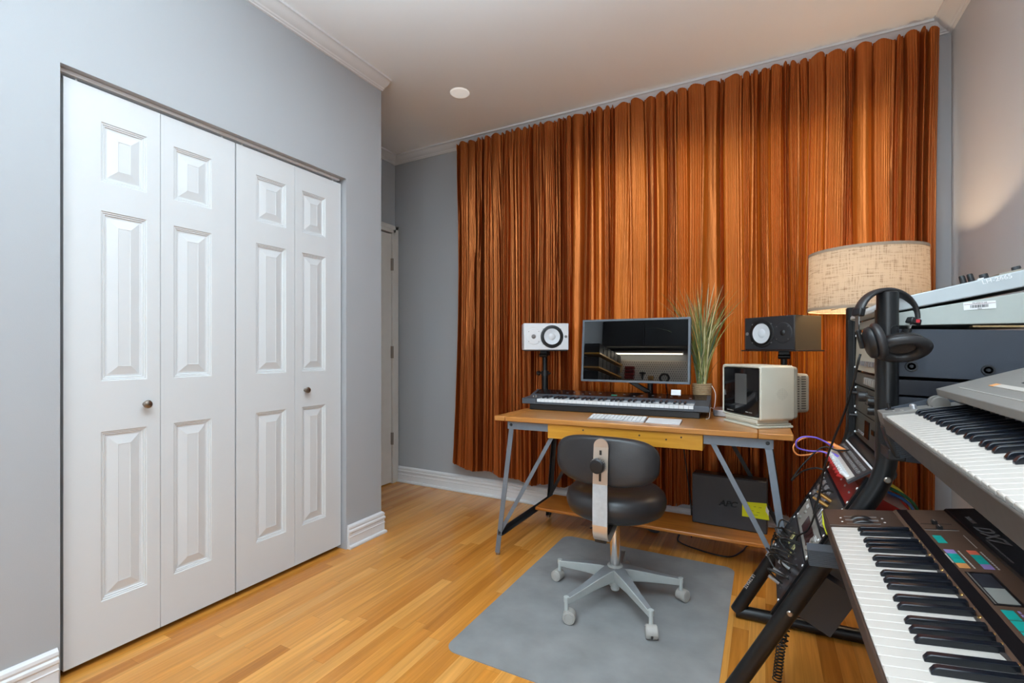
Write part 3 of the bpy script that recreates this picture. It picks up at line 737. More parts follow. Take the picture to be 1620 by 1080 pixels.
# ------------------------------------------------------------------ plant
pl = thing('grass_plant', 'artificial grass plant in a rope wrapped pot behind the desk synthesizer', 'plant', (-.315,2.862,DZ))
pot = MB().lathe([(0,.002),(.046,.002),(.048,.0)],32)
prof = [(0,0),(.044,0)]
for i in range(15): prof += [(.045+.0042*(i/15)+.0030*math.sin(q), .005+i*.0104+.0052*(1-math.cos(q))) for q in (0,PI*.25,PI*.5,PI*.75,PI)]
prof += [(.046,.160),(.0,.150)]
MB().lathe(prof, 40).build('pot', m_rope, pl, smooth=60)
g_cols = [M('grass_pale',(214,206,158),.5), M('grass_green',(122,132,66),.5), M('grass_olive',(150,150,84),.5), M('grass_straw',(222,190,110),.5), M('grass_bluegreen',(92,112,84),.5)]
rg = random.Random(11)
def blade_mb(k):
    mb = MB()
    for i in range(k):
        az = rg.uniform(0, 2*PI); lean = rg.choice((rg.uniform(.02,.16), rg.uniform(.05,.28), rg.uniform(.25,.55)))
        if math.sin(az) > 0: lean *= .35
        L_ = rg.uniform(.34,.60) if lean < .3 else rg.uniform(.24,.46)
        wd = rg.uniform(.0025,.0075) if rg.random() < .75 else rg.uniform(.008,.012)
        d = Vector((math.cos(az), math.sin(az), 0)); tw = rg.uniform(0, PI); droop = rg.uniform(.02,.25)*(1.6 if lean > .25 else .8)
        base = Vector((rg.uniform(-.022,.022), rg.uniform(-.022,.022), .15)); vs = []; n = 9
        sd = Vector((math.cos(az+tw), math.sin(az+tw), 0))
        for s_ in range(n+1):
            t = s_/n; a = lean + droop*t*t*1.6
            p = base + d*(L_*t*math.sin(a)) + Vector((0,0,L_*t*math.cos(a)))
            ww = wd*.5*(min(1, t*5+.4))*(1-t**2.5)+.0003
            vs += [p-sd*ww, p+sd*ww+Vector((0,0,0))]
        # keep out of the curtain and within the desk side
        for v in vs:
            if v.y > .055: v.y = .055
        mb.add(vs, [(2*q,2*q+1,2*q+3,2*q+2) for q in range(n)])
    return mb
for i, m_ in enumerate(g_cols):
    o = blade_mb((34,44,34,18,34)[i]).build('blades', m_, pl, smooth=0); o['kind'] = 'stuff'
cable('power_wire', [(-.262,2.845,.90),(-.240,2.80,.86),(-.243,2.76,.79),(-.250,2.64,.800),(-.252,2.60,.756),(-.262,2.55,.754)], .0018, m_whitecord, 'thin white wire curling between the desk synthesizer and the television')

# ------------------------------------------------------------------ backup power unit and shelf things
up = thing('power_supply_unit', 'black backup power box with yellow note standing on the low shelf', 'power supply', (-.172,2.79,.157), (0,0,R(-3)))
MB().box(-.182,.182,-.036,.050,0,.268).build('case', m_ups, up, bev=.006)
MB().box(-.176,.176,-.030,.044,.266,.272).build('top_cap', m_black, up, bev=.002)
text('lettering', 'APC', .040, m_upslogo, up, (-.002,-.0366,.128), (PI/2,0,0), ext=.0006, sx=1.12, shear=.25, bold=.0016)
nt_ = thing('sticky_note', 'bright yellow sticky note on the black power box', 'note', (-.045,2.748,.275), (0,R(-3),R(-3)))
MB().add([(-.065,0,-.038),(.060,0,-.044),(.052,0,.040),(-.060,0,.038),(-.065,-.001,-.038),(.060,-.003,-.044),(.052,-.004,.040),(-.060,-.001,.038)],[(0,1,2,3),(4,5,6,7),(0,1,5,4),(1,2,6,5),(2,3,7,6),(3,0,4,7)]).build('paper', m_yellow, nt_)
ik = MB()
for x, z, l in ((-.035,.020,.018),(-.002,.018,.010),(.022,.016,.012),(-.040,.0,.010),(-.015,-.004,.014),(.012,-.010,.014),(-.030,-.022,.012),(0,-.024,.020)):
    ik.cbox((x,-.0042,z),(l,.0006,.0014))
ik.build('handwriting', m_ink, nt_)
MB().add([(.050,-.0045,.030),(.062,-.008,.005),(.058,-.005,-.020),(.046,-.005,.0)],[(0,1,2,3)]).build('torn_corner', m_white, nt_)
cable('floor_cable', [(-.506,3.0,.005),(-.455,2.975,.005),(-.44,2.85,.005),(-.341,2.784,.005),(-.18,2.755,.005),(-.115,2.86,.005),(-.08,2.98,.005),(.02,3.02,.005)], .0042, m_cord, 'thick black cable looping on the floor under the low shelf')
# fitted connector lying on the floor
cn = thing('cable_connector', 'black oval plug of a cable on the floor under the low shelf', 'connector', (-.600,2.935,.014), (0,0,R(-22)))
MB().lathe([(0,-.012),(.018,-.010),(.024,0),(.018,.010),(0,.012)],24,Matrix.Diagonal((1.9,1,1,1))).build('plug_body', m_rubber, cn)
MB().tube([(-.04,0,0),(-.075,.005,0),(-.10,.012,0)],[.011,.009,.006],10).build('strain_relief', m_black, cn)
cable('thin_cable', [(-.690,2.975,.012),(-.74,2.99,.006),(-.82,2.97,.005),(-.88,2.91,.005),(-.95,2.80,.005)], .0035, m_cord, 'thin black cable trailing from the oval plug on the floor')
cable('hanging_cable', [(-.42,2.92,.745),(-.43,2.93,.60),(-.405,2.92,.40),(-.385,2.91,.25),(-.376,2.90,.165),(-.376,2.90,.02)], .0035, m_cord, 'black cable hanging down behind the desk beside the power box')

# ------------------------------------------------------------------ chair
CX, CY = -.585, 2.062
ch = thing('desk_chair', 'black swivel work chair on a grey five star base', 'chair', (CX,CY,.003))
MATZ = .003
tips = [(-.708,1.793),(-.386,1.854),(-.326,2.176),(-.62,2.340),(-.862,2.100)]
bs = MB()
base = None
leg_objs = []
for (x, y) in tips:
    d = Vector((x-CX, y-CY, 0)); L_ = d.length-.0; d.normalize(); p = Vector((-d.y, d.x, 0))
    a = math.atan2(d.y, d.x)
    mat = Matrix.Translation((CX,CY,0)) @ Matrix.Rotation(a,4,'Z')
    mb = MB(); vs = []
    for (r_, hw, zt_, zb_) in ((.020,.030,.150,.088),(.06,.026,.146,.088),(.12,.0195,.134,.086),(.20,.0145,.118,.080),(L_-.008,.0115,.104,.074),(L_+.008,.008,.103,.078)):
        vs += [mat @ Vector(v) for v in ((r_,-hw,zt_),(r_,hw,zt_),(r_,hw*.55,zb_),(r_,-hw*.55,zb_))]
    fs = [(0,1,2,3),(20,21,22,23)]
    for k in range(5):
        for i in range(4): fs.append((k*4+i,k*4+(i+1)%4,(k+1)*4+(i+1)%4,(k+1)*4+i))
    lg = W(mb.add(vs, fs), 'base_arm', m_castgrey, ch, bev=.003)
    mb = MB(); vs = []
    for (r_, hw, zt_) in ((.020,.028,.1508),(.06,.024,.1468),(.12,.0175,.1348),(.20,.0125,.1188),(L_-.010,.0095,.1048)):
        vs += [mat @ Vector(v) for v in ((r_,-hw,zt_),(r_,hw,zt_),(r_,hw,zt_-.002),(r_,-hw,zt_-.002))]
    fs = [(0,1,2,3),(16,17,18,19)]
    for k in range(4):
        for i in range(4): fs.append((k*4+i,k*4+(i+1)%4,(k+1)*4+(i+1)%4,(k+1)*4+i))
    tp_ = MB().add(vs, fs); iv = WM(ch).inverted(); tp_.v = [iv @ v for v in tp_.v]; tp_.build('worn_top', m_castdark, lg)
    # caster
    ca = R({0:15,1:-70,2:60,3:-40,4:170}[tips.index((x,y))])
    cm = Matrix.Translation((x,y,0)) @ Matrix.Rotation(ca,4,'Z') @ Matrix.Translation((.012,0,0))
    cw = MB()
    for s_ in (-1,1):
        cw.lathe([(0,-.0095),(.021,-.0095),(.0245,-.008),(.0245,.006),(.0225,.0095),(.019,.0095),(.018,.008),(.016,.010),(0,.0108)],28, cm @ Matrix.Translation((0,s_*.0125,MATZ+.0245)) @ Matrix.Rotation(-s_*PI/2,4,'X'))
    cst = W(cw, 'caster', m_caster, ch)
    hd = MB(); prof = [(.0262*math.cos(R(q)), MATZ+.0255+.0262*math.sin(R(q))) for q in range(-5,200,12)]
    hd.prism(prof, -.019, .019, 'y', cm); hd.v = [iv @ v for v in hd.v]; hd.build('hood', m_caster, cst, bev=.001)
    sm = MB().cyl((x,y,.052),(x,y,.105),.0085,n=14).cyl((x,y,.085),(x,y,.106),.0105,n=14); sm.v = [iv @ v for v in sm.v]; sm.build('stem', m_castgrey, cst)
ccx = Matrix.Translation((CX,CY,0))
W(MB().lathe([(0,.045),(.017,.045),(.020,.052),(.017,.060),(.026,.066),(.030,.10),(.034,.150),(.030,.156),(0,.157)],32,ccx), 'hub', m_castgrey, ch)
W(MB().lathe([(0,.150),(.0225,.150),(.0225,.350),(.0205,.352),(.0205,.385),(0,.385)],32,ccx), 'gas_column', m_chrome, ch)
W(MB().cbox((CX,CY-.02,.385),(.09,.18,.022)).cbox((CX,CY,.372),(.05,.05,.03)).prism([(CY-.02,.360),(CY-.20,.318),(CY-.20,.352),(CY-.09,.394),(CY-.02,.394)],CX-.028,CX+.020,'x'), 'seat_mechanism', m_black, ch, bev=.004)
seat_prof = [(0,.380),(.13,.380),(.175,.385),(.203,.402),(.214,.428),(.216,.450),(.209,.476),(.190,.494),(.160,.502),(.10,.500),(0,.495)]
W(MB().lathe(seat_prof,64,Matrix.Translation((CX,CY+.01,0))), 'seat', m_vinyl, ch, smooth=80)
# backrest: pill shaped, curved around
bw, bh, bt = .218, .100, .048
def backrest():
    mb = MB(); nu = 48; vs = []; rings = [(1.0,-.0),(.985,.35),(.93,.75),(.84,.95),(.6,1.0),(.3,1.0)]
    rings = [(1-.30*(1-math.cos(R(q))), math.sin(R(q))) for q in (-90,-70,-50,-25,0,25,50,70,90)]
    for s_, dp in rings:
        for i in range(nu):
            q = 2*PI*i/nu; c_, s2 = math.cos(q), math.sin(q); e = 2/3.0
            x = bw*s_**.5*math.copysign(abs(c_)**e, c_)*(1 if s_ > .99 else (1-(1-s_)*.5)); z = bh*math.copysign(abs(s2)**e, s2)*(1-(1-s_)*.55)
            y = dp*bt/2 - .55*(x*x)/1.0
            vs.append((x, -(-y) , z))
    k = len(rings); fs = []
    for a in range(k-1):
        for i in range(nu): fs.append((a*nu+i,a*nu+(i+1)%nu,(a+1)*nu+(i+1)%nu,(a+1)*nu+i))
    # caps as fans
    for a in (0, k-1):
        o_ = len(vs); cy = rings[a][1]*bt/2
        rs = vs[a*nu:(a+1)*nu]
        for f_ in (.66,.33):
            vs += [(x*f_, cy - .55*(x*f_)**2 + (.006*(1-f_) if a else -.006*(1-f_)), z*f_) for x, y, z in rs]
        vs.append((0, cy+(.008 if a else -.008), 0))
        for i in range(nu):
            j = (i+1)%nu
            fs += [(a*nu+i,a*nu+j,o_+j,o_+i),(o_+i,o_+j,o_+nu+j,o_+nu+i),(o_+nu+i,o_+nu+j,o_+2*nu)]
    return mb.add(vs, fs)
b_ = backrest(); mt = Matrix.Translation((CX+.004,1.878,.648)) @ Matrix.Rotation(R(-6),4,'X')
b_.v = [mt @ Vector((v.x, -v.y if 0 else v.y, v.z)) for v in b_.v]
# curve should wrap forward (towards the desk) at the ends
b_.v = [Vector((v.x, v.y+1.35*(v.x-CX-.004)**2, v.z)) for v in b_.v]
W(b_, 'backrest', m_vinyl, ch, smooth=80)
xs = CX+.008
def strap(pts, w, t, x, name, mat):
    mb = MB(); P = smooth_path([(0,y,z) for y, z in pts], 6); vs = []
    for i, p in enumerate(P):
        a = P[max(i-1,0)]; b = P[min(i+1,len(P)-1)]; d = (b-a).normalized(); nrm = Vector((0,-d.z,d.y))
        for sx, sn in ((-1,-1),(1,-1),(1,1),(-1,1)): vs.append(Vector((x+sx*w/2, p.y, p.z)) + nrm*t/2*sn)
    n = len(P); fs = [(0,1,2,3),((n-1)*4,(n-1)*4+1,(n-1)*4+2,(n-1)*4+3)]
    for k in range(n-1):
        for i in range(4): fs.append((k*4+i,k*4+(i+1)%4,(k+1)*4+(i+1)%4,(k+1)*4+i))
    return W(mb.add(vs, fs), name, mat, ch, smooth=30)
up_ = strap([(1.836,.716),(1.832,.68),(1.826,.62),(1.822,.565)], .060, .005, xs, 'upper_bracket', m_strapb)
W(MB().cyl((xs,1.838,.716),(xs,1.833,.716),.030,n=32), 'bracket_tip', m_strapb, ch)
strap([(1.822,.567),(1.820,.50),(1.820,.405)], .060, .005, xs, 'strap', m_strap)
strap([(1.820,.407),(1.822,.375),(1.836,.348),(1.866,.337),(1.93,.352),(2.0,.372)], .060, .005, xs, 'lower_bracket', m_strapb)
W(MB().cbox((xs,1.8215,.606),(.009,.003,.052)), 'slot', m_black, ch); W(MB().cbox((xs,1.8275,.692),(.008,.003,.018)), 'slot', m_black, ch)
kn = MB().lathe([(0,0),(.012,0),(.012,.012),(.025,.014),(.0285,.018),(.0285,.038),(.024,.042),(0,.044)],36,Matrix.Translation((xs-.002,1.822,.646))@Matrix.Rotation(PI/2,4,'X')@Matrix.Rotation(R(0),4,'X'))
W(kn, 'adjustment_knob', m_black, ch)
kr = MB()
for i in range(24):
    q = 2*PI*i/24; kr.cbox((xs-.002+.0290*math.cos(q), 1.822-.024, .646+.0290*math.sin(q)), (.003,.012,.003))
W(kr, 'knob_ridges', m_printd, ch)

# ------------------------------------------------------------------ chair mat
def rpoly(x0,x1,y0,y1,r,n=6):
    return [((x1 if sx>0 else x0)-sx*r+r*math.cos(R(a+90*i/n)), (y1 if sy>0 else y0)-sy*r+r*math.sin(R(a+90*i/n))) for sx,sy,a in ((1,1,0),(-1,1,90),(-1,-1,180),(1,-1,270)) for i in range(n+1)]
tag(MB().prism(rpoly(-1.045,-.135,1.422,2.632,.05), 0, .003, 'z').build('chair_mat', m_mat), 'grey rounded floor mat under the swivel chair', 'mat')

# ------------------------------------------------------------------ tube stand
YN, YR = 1.612, 2.165       # near and far side frames
st = thing('keyboard_stand', 'black bent tube rack and keyboard stand against the pale wall', 'stand', (.25,1.5,0))
TR_ = .0245
def fillet(pts, r=.06, n=6):
    out = [Vector(pts[0])]
    for i in range(1, len(pts)-1):
        p, a, b = Vector(pts[i]), Vector(pts[i-1]), Vector(pts[i+1])
        u = (a-p).normalized(); v = (b-p).normalized(); q0 = p+u*r; q1 = p+v*r
        for k in range(n+1):
            t = k/n; out.append(q0*(1-t)**2 + p*2*t*(1-t) + q1*t*t)
    out.append(Vector(pts[-1])); return out
BX, BZ = .291, .765
for y, top in ((YN,1.253),(YR,1.253),(.66,1.05)):
    fx = BX
    W(MB().tube(fillet([(-.105,y,.026),(fx,y,BZ),(fx,y,top)],.07), TR_, 28), 'upright_tube', m_tube, st, smooth=60)
    W(MB().tube([(-.108,y,.0248),(.72,y+(.05 if y > 2 else 0),.0248)], TR_, 24), 'foot_tube', m_tube, st, smooth=60)
    W(MB().lathe([(0,.0),(.0232,.0),(.0235,.004),(.020,.006),(0,.006)],24,Matrix.Translation((fx,y,top-.002))), 'tube_cap', m_black, st)
W(MB().tube([(BX-.0,YN,BZ),(BX,YR,BZ)], .021, 20), 'cross_tube', m_tube, st, smooth=60)
W(MB().tube([(.70,.66,.0248),(.70,YR,.0248)], .021, 16), 'cross_tube', m_tube, st, smooth=60)
for x, z in ((.062,.338),(.287,.752)):
    W(MB().lathe([(.0,-.0275),(.006,-.0275),(.0085,-.025),(.0085,-.022),(0,-.022)],14,Matrix.Translation((x,YN,z))@Matrix.Rotation(-PI/2,4,'X')), 'screw', m_nickel, st)
# rails for the gear
LX, LZ = .4717, .8818       # unit vector up the slope
def sl(s, n=0): return (-.105+LX*s - LZ*n, .026+LZ*s + LX*n)   # point at distance s up the slope, n above it
for y in (YN+.026, YR-.034):
    W(MB().bar((sl(.30,.020)[0],y+.004,sl(.30,.020)[1]),(sl(.80,.020)[0],y+.004,sl(.80,.020)[1]),.016,.012), 'lower_rail', m_tube, st)
    W(MB().box(BX-.022,BX-.008,y-.004,y+.012,.80,1.21), 'upper_rail', m_tube, st)
# support arms with ribbed pads
def arm(yc, x0, z0, ln, tilt, lip, nm_y):
    m = Matrix.Translation((x0,yc,z0)) @ Matrix.Rotation(-R(tilt),4,'Y')
    a = W(MB().box(.0,ln,-.022,.022,-.036,-.004,m), 'support_arm', m_black, st, bev=.004)
    rb = MB()
    nrb = 9
    for i in range(nrb): rb.box(-.004,.13,-.0265,.0265,-.040+i*.0048,-.040+i*.0048+.0026,m)
    rb.box(-.002,.128,-.024,.024,-.041,.0,m)
    iv = WM(a).inverted(); rb.v = [iv @ v for v in rb.v]; rb.build('ribbed_pad', m_rubber, a)
    if lip:
        lp = MB().prism([(-.012,-.040),(.010,-.040),(.006,.012),(-.002,lip),(-.012,lip),(-.014,0)],-.022,.022,'y',m); lp.v = [iv @ v for v in lp.v]; lp.build('stop_lip', m_black, a, bev=.004)
    return a
for yc, yt in ((1.505,YN),(.74,.66)):
    arm(yc, .103, .570, .50, 4, 0, yt)
    arm(yc, .283, .872, .36, 19, .040, yt)
    for x, z in ((.18,.545),(BX,.835)):
        W(MB().box(x-.018,x+.018,min(yc,yt),max(yc,yt),z-.014,z+.014), 'arm_bracket', m_black, st, bev=.003)
# lettering running along the far leg
ang = math.atan2(LZ, LX)
for s_, wd in ((.245,'SUPPORT'),(.085,'ULTIMATE')):
    x, z = sl(s_+.06, .006)
    text('lettering', wd, .017, m_print, st, (x-.25-.016,YR-TR_*.72-1.5-.002,z+.008), (PI/2, -(ang+PI), 0), sx=.9)

# ------------------------------------------------------------------ gear in the upper rack
GY0, GY1 = YN+.034, YR-.038
GD = .40
tl = R(2)
def rack_thing(name, label, cat, z0, h, face, side, ypad=0, dep=GD, x=.292):
    t = thing(name, label, cat, (x, (GY0+GY1)/2, z0), (0,tl,0))
    w2 = (GY1-GY0)/2-ypad
    MB().box(.006,dep,-w2+.010,w2-.010,.0015,h-.0015).build('case', side, t, bev=.001)
    MB().box(-.002,.006,-w2-.002,w2+.002,.001,h-.001).build('faceplate', face, t, bev=.001)
    for y in (-w2+.008, w2-.008):
        for z in ((.010,h-.010) if h > .03 else (h/2,)):
            MB().lathe([(0,-.0035),(.003,-.0035),(.0045,0)],10,Matrix.Translation((-.003,y,z))@Matrix.Rotation(PI/2,4,'Y')).build('rack_screw', m_white, t)
    return t, w2
U = .04445
zc = 1.158
t, w2 = rack_thing('rack_sampler', 'tall blue black rack unit directly below the pale sampler', 'rack unit', zc-3*U+.002, 3*U, M('beige_faceplate',(176,168,150),.5), m_rackside)
for x, z in ((.128,.030),(.283,.028)):
    bolt = MB().lathe([(0,.004),(.004,.004),(.005,.0),(.009,0),(.0095,.003),(.0135,.003),(.0145,0)],28,Matrix.Translation((x-.07,-w2+.010,z))@Matrix.Rotation(PI/2,4,'X')).build('side_screw', m_steel_d, t)
for i in range(10): MB().box(-.008,-.002,-w2+.03+i*.035,-w2+.05+i*.035,.02,.035).build('button', m_printd, t)
z1 = zc-3*U-.004
t, w2 = rack_thing('rack_mixer', 'slim black rack unit under the tall blue black unit', 'rack unit', z1-U, U, m_rackface, m_rackside2)
for i in range(6): MB().box(-.010,-.002,-w2+.09+i*.032,-w2+.114+i*.032,.010,.033).build('square_button', m_grey_unit, t, bev=.002)
z2 = z1-U-.003
t, w2 = rack_thing('rack_preamp', 'grey rack unit with one large round knob behind the tube', 'rack unit', z2-2*U, 2*U, m_rackface, m_rackside)
def rknob(t, y, z, r, l, m=m_black): return MB().lathe([(0,l),(r*.85,l),(r,l*.8),(r,l*.2),(r*1.15,0)],20,Matrix.Translation((-.002,y,z))@Matrix.Rotation(-PI/2,4,'Y')).build('knob', m, t)
rknob(t,.03,.062,.017,.024); rknob(t,-.11,.030,.013,.020); rknob(t,-.11,.058,.013,.020)
for i in range(5): rknob(t, -.01-i*.018, .068, .0045, .010); rknob(t, -.01-i*.018, .045, .0045, .010)
rknob(t,w2-.02,.060,.006,.022); 
z3 = z2-2*U-.003
t, w2 = rack_thing('rack_compressor', 'dark rack unit at the bottom of the upright rack above the cross tube', 'rack unit', z3-2*U, 2*U, m_rackface, m_rackside2)
rknob(t,w2-.02,.070,.006,.022)
MB().box(-.005,-.002,-.02,.05,.02,.075).build('display_window', m_blackg, t)
MB().box(-.005,-.002,-.10,-.06,.045,.060).build('display_window', m_blackg, t)
for i in range(5): MB().box(-.006,-.002,.07+i*.022,.084+i*.022,.02,.028).build('button', m_printd, t)

# ------------------------------------------------------------------ pale drum sampler on top of the rack
dm = thing('drum_sampler', 'pale grey wedge shaped sampler with knobs on top of the rack', 'sampler', (.290,YN+.034,1.166))
DY = .485
MB().prism([(.012,.008),(.030,.0),(.44,.0),(.44,.105),(.012,.032)],0,DY,'y').build('lower_case', m_drumgrey, dm, bev=.002)
MB().prism([(-.014,.042),(-.014,.054),(.0,.068),(.46,.176),(.46,.128),(.012,.036)],-.003,DY+.003,'y').build('top_case', m_drumgrey2, dm, bev=.003)
slt = math.atan2(.108,.46)
def ontop(x, y, h=0): return (x, y, .068+x*.2348+h)
tk = [(.197,.04,'k'),(.213,.04,'k'),(.238,.04,'b'),(.300,.04,'b')]
for x, y, kd in tk:
    mm = Matrix.Translation(ontop(x-.02,y,.0)) @ Matrix.Rotation(-slt,4,'Y')
    if kd == 'k': MB().lathe([(.007,0),(.0065,.020),(.005,.0225),(0,.0228)],16,mm).build('knob', m_black, dm)
    else: MB().lathe([(.009,0),(.009,.012),(.008,.014),(0,.014)],20,mm).build('knob', m_steel_d, dm)
mm = Matrix.Translation(ontop(.028,.05,.0)) @ Matrix.Rotation(-slt,4,'Y')
MB().lathe([(.014,0),(.014,.008),(.011,.011),(0,.011)],24,mm).build('data_knob', m_black, dm)
for i in range(4):
    for j in range(4):
        mm = Matrix.Translation(ontop(.05+i*.035,.16+j*.035,.003)) @ Matrix.Rotation(-slt,4,'Y')
        MB().cbox((0,0,0),(.026,.026,.006)).build('pad', m_steel_d, dm, bev=.002).matrix_local = mm
for x, w_, m_ in ((.226,.012,m_white),(.272,.010,m_white),(.281,.005,m_white),(.291,.010,m_white)):
    MB().cbox((0,0,0),(w_,.01,.003)).build('slider_cap', m_, dm).matrix_local = Matrix.Translation(ontop(x-.02,.03,.003)) @ Matrix.Rotation(-slt,4,'Y')
MB().cbox((0,0,0),(.045,.06,.006)).build('raised_label', m_crt2, dm).matrix_local = Matrix.Translation(ontop(.262,.05,.002)) @ Matrix.Rotation(-slt,4,'Y')
text('lettering', 'LH-2665', .015, m_white, dm, (.228,-.0036,.1125), (PI/2,-slt,0), sx=1.1)
tg = MB().cbox((.196,-.0007,.048),(.062,.0014,.020),Euler((0,R(-3),0)).to_matrix()).build('asset_tag', m_white, dm)
MB().cbox((.196,-.0016,.0522),(.060,.0004,.0008),Euler((0,R(-3),0)).to_matrix()).build('red_line', m_red, tg)
bc = MB(); rb_ = random.Random(4)
x = .178
while x < .212:
    w_ = rb_.choice((.0008,.0014,.002)); bc.box(x,x+w_,-.0018,-.0012,.0425+(x-.196)*.05,.0500+(x-.196)*.05); x += w_+rb_.choice((.0008,.0012))
bc.build('barcode', m_black, tg)
text('lettering', 'PROPERTY OF', .0045, m_printd, tg, (.196,-.0017,.0548), (PI/2,R(-3),0))
text('lettering', '2665', .0045, m_printd, tg, (.196,-.0017,.0398), (PI/2,R(-3),0))
for i in range(3): MB().cyl((-.0135,.22+i*.03,.050),(-.017,.22+i*.03,.050),.006,n=14).build('jack', m_black, dm)
MB().box(-.0155,-.0135,.20,.30,.0425,.0575).build('jack_label', m_offw, dm)
o = MB().box(-.06,.10,-.012,.012,-.0022,.0022).build('wooden_slat', wood('pale_slat',(150,120,80),(190,160,110)), None); o.location = (.535,YN+.052,1.1597); 
o2 = tag(o, 'thin wooden slat wedged under the pale sampler', 'wood strip'); o.rotation_euler = (0,R(1.2),0)

# ------------------------------------------------------------------ gear on the slope
def slope_unit(name, label, s0, s1, face, side, dep, y0=GY0, y1=GY1, n0=.022, cat='rack unit'):
    x, z = sl(s0, n0)
    # local: x = up the slope, y = world Y, z = outward normal
    ex = Vector((LX,0,LZ)); ey = Vector((0,1,0)); ez = Vector((-LZ,0,LX))
    mtx = Matrix((ex,ey,ez)).transposed().to_4x4(); mtx.translation = (x, y0, z)
    t = bpy.data.objects.new(name, None); C.objects.link(t); t.location = (x,y0,z); t.rotation_euler = mtx.to_euler(); t.empty_display_size = .05
    tag(t, label, cat)
    h = s1-s0; wd = y1-y0
    MB().box(.001,h-.001,.010,wd-.010,-dep,-.001).build('case', side, t, bev=.001)
    MB().box(0,h,0,wd,-.001,.003).build('faceplate', face, t, bev=.0008)
    for y in (.008, wd-.008):
        for xx in (.008,h-.008):
            MB().lathe([(.0045,.003),(.003,.0055),(0,.0055)],10,Matrix.Translation((xx,y,0))).build('rack_screw', m_white, t)
    return t, h, wd
# E: lowest black unit
t, h, wd = slope_unit('patch_module', 'lowest black module on the sloping rack, tangled with short cables', .335, .485, m_unit_dk, m_unit_dk, .150)
for i in range(8):
    for j in range(3):
        MB().cyl((.025+j*.045,.06+i*.05,.003),(.025+j*.045,.06+i*.05,.006),.0045,n=10).build('jack_socket', m_jack, t)
for y, x in ((.30,.09),(.20,.08)): MB().box(x,x+.04,y,y+.03,.003,.005).build('label_plate', M('yellowed_label',(196,190,130),.5), t)
rj = random.Random(5)
for i in range(15):
    y = .05+rj.uniform(0,.36); x = .02+rj.uniform(0,.1); y2 = y+rj.uniform(-.07,.07)
    pts = [(x,y,.008),(x+.005,y,.035),(x+.02,(y+y2)/2,.05+rj.uniform(-.01,.015)),(x+.03,y2,.035),(x+.035,y2,.008)]
    MB().tube(smooth_path(pts,6),.0028,7).build('patch_lead', m_cord, t, smooth=60)
for i in range(3): MB().cyl((.02+.03*i,.10,.006),(.022+.03*i,.10,.040),.0052,n=10).build('metal_plug', m_silver, t)
# D: grey unit
t, h, wd = slope_unit('effects_unit', 'grey faced effects unit with a dark window on the sloping rack', .492, .572, m_grey_unit, m_unit_dk, .10, GY0+.02, GY1-.02)
MB().box(.016,.060,.08,.27,.003,.005).build('display_window', M('maroon_window',(60,34,34),.15), t)
for y, x in ((.34,.05),(.36,.02),(.05,.02),(.05,.05)): MB().cyl((x,y,.003),(x,y,.010),.007,n=16).build('knob', m_grey_unit, t)
for k in range(3): MB().box(.060+k*.005,.062+k*.005,.355-k*.004,.395-k*.004,.003,.004).build('stripe', m_white, t)
for k in range(2): MB().box(.058+k*.006,.060+k*.006,.02,.06,.003,.004).build('stripe', m_white, t)
# C: jack unit
t, h, wd = slope_unit('jack_panel', 'black panel with silver and gold connectors above the grey effects unit', .580, .690, m_unit_dk, m_unit_dk, .12)
for i in range(9):
    for j in range(3):
        MB().lathe([(.009,.003),(.009,.008),(.006,.010),(0,.010)],16,Matrix.Translation((.03+j*.028,.235+i*.024,0))).build('jack_socket', m_silver if (i+j)%3 else m_unit_dk, t)
for i in range(4): MB().box(.02,.05,.04+i*.03,.062+i*.03,.003,.018).build('silver_connector', m_silver, t, bev=.002)
for i in range(2): MB().cyl((.060+i*.02,.16,.003),(.060+i*.022,.165,.034),.0065,n=14).cyl((.060+i*.022,.165,.034),(.060+i*.024,.168,.048),.004,n=10).build('gold_plug', m_gold, t)
# B: red unit
t, h, wd = slope_unit('red_rack_module', 'dark red metal module high on the sloping rack', .700, .765, m_red, m_red, .14)
for i in range(5): MB().cyl((.03,.05+i*.08,.003),(.03,.05+i*.08,.006),.004,n=10).build('screw', m_silver, t)
# A: patchbay, tilted flatter above the red unit
x, z = .262, .765
tA = thing('patchbay', 'black patchbay with rows of jacks and white strips under the cross tube', 'patchbay', (.205,GY0,.722), (0,R(-36),0))
MB().box(0,.075,0,GY1-GY0,-.006,.0).build('panel', m_unit_dk, tA)
MB().box(.071,.076,0,GY1-GY0,.0,.004).build('edge_strip', m_white, tA)
MB().box(.004,.026,.02,GY1-GY0-.02,.0,.003).build('label_strip', m_offw, tA)
for i in range(22):
    for j in range(2): MB().cyl((.040+j*.016,.03+i*.0195,0),(.040+j*.016,.03+i*.0195,.004),.0055,n=10).build('jack_socket', m_printd, tA)
for i in range(12): MB().cyl((.010,.04+i*.028,.002),(.004,.04+i*.028,.022),.0065,n=10).build('white_plug', m_white, tA)
for i in range(8): MB().cyl((-.002,.05+i*.042,.004),(-.010,.05+i*.042,.018),.005,n=8).build('red_plug', m_cred, tA)

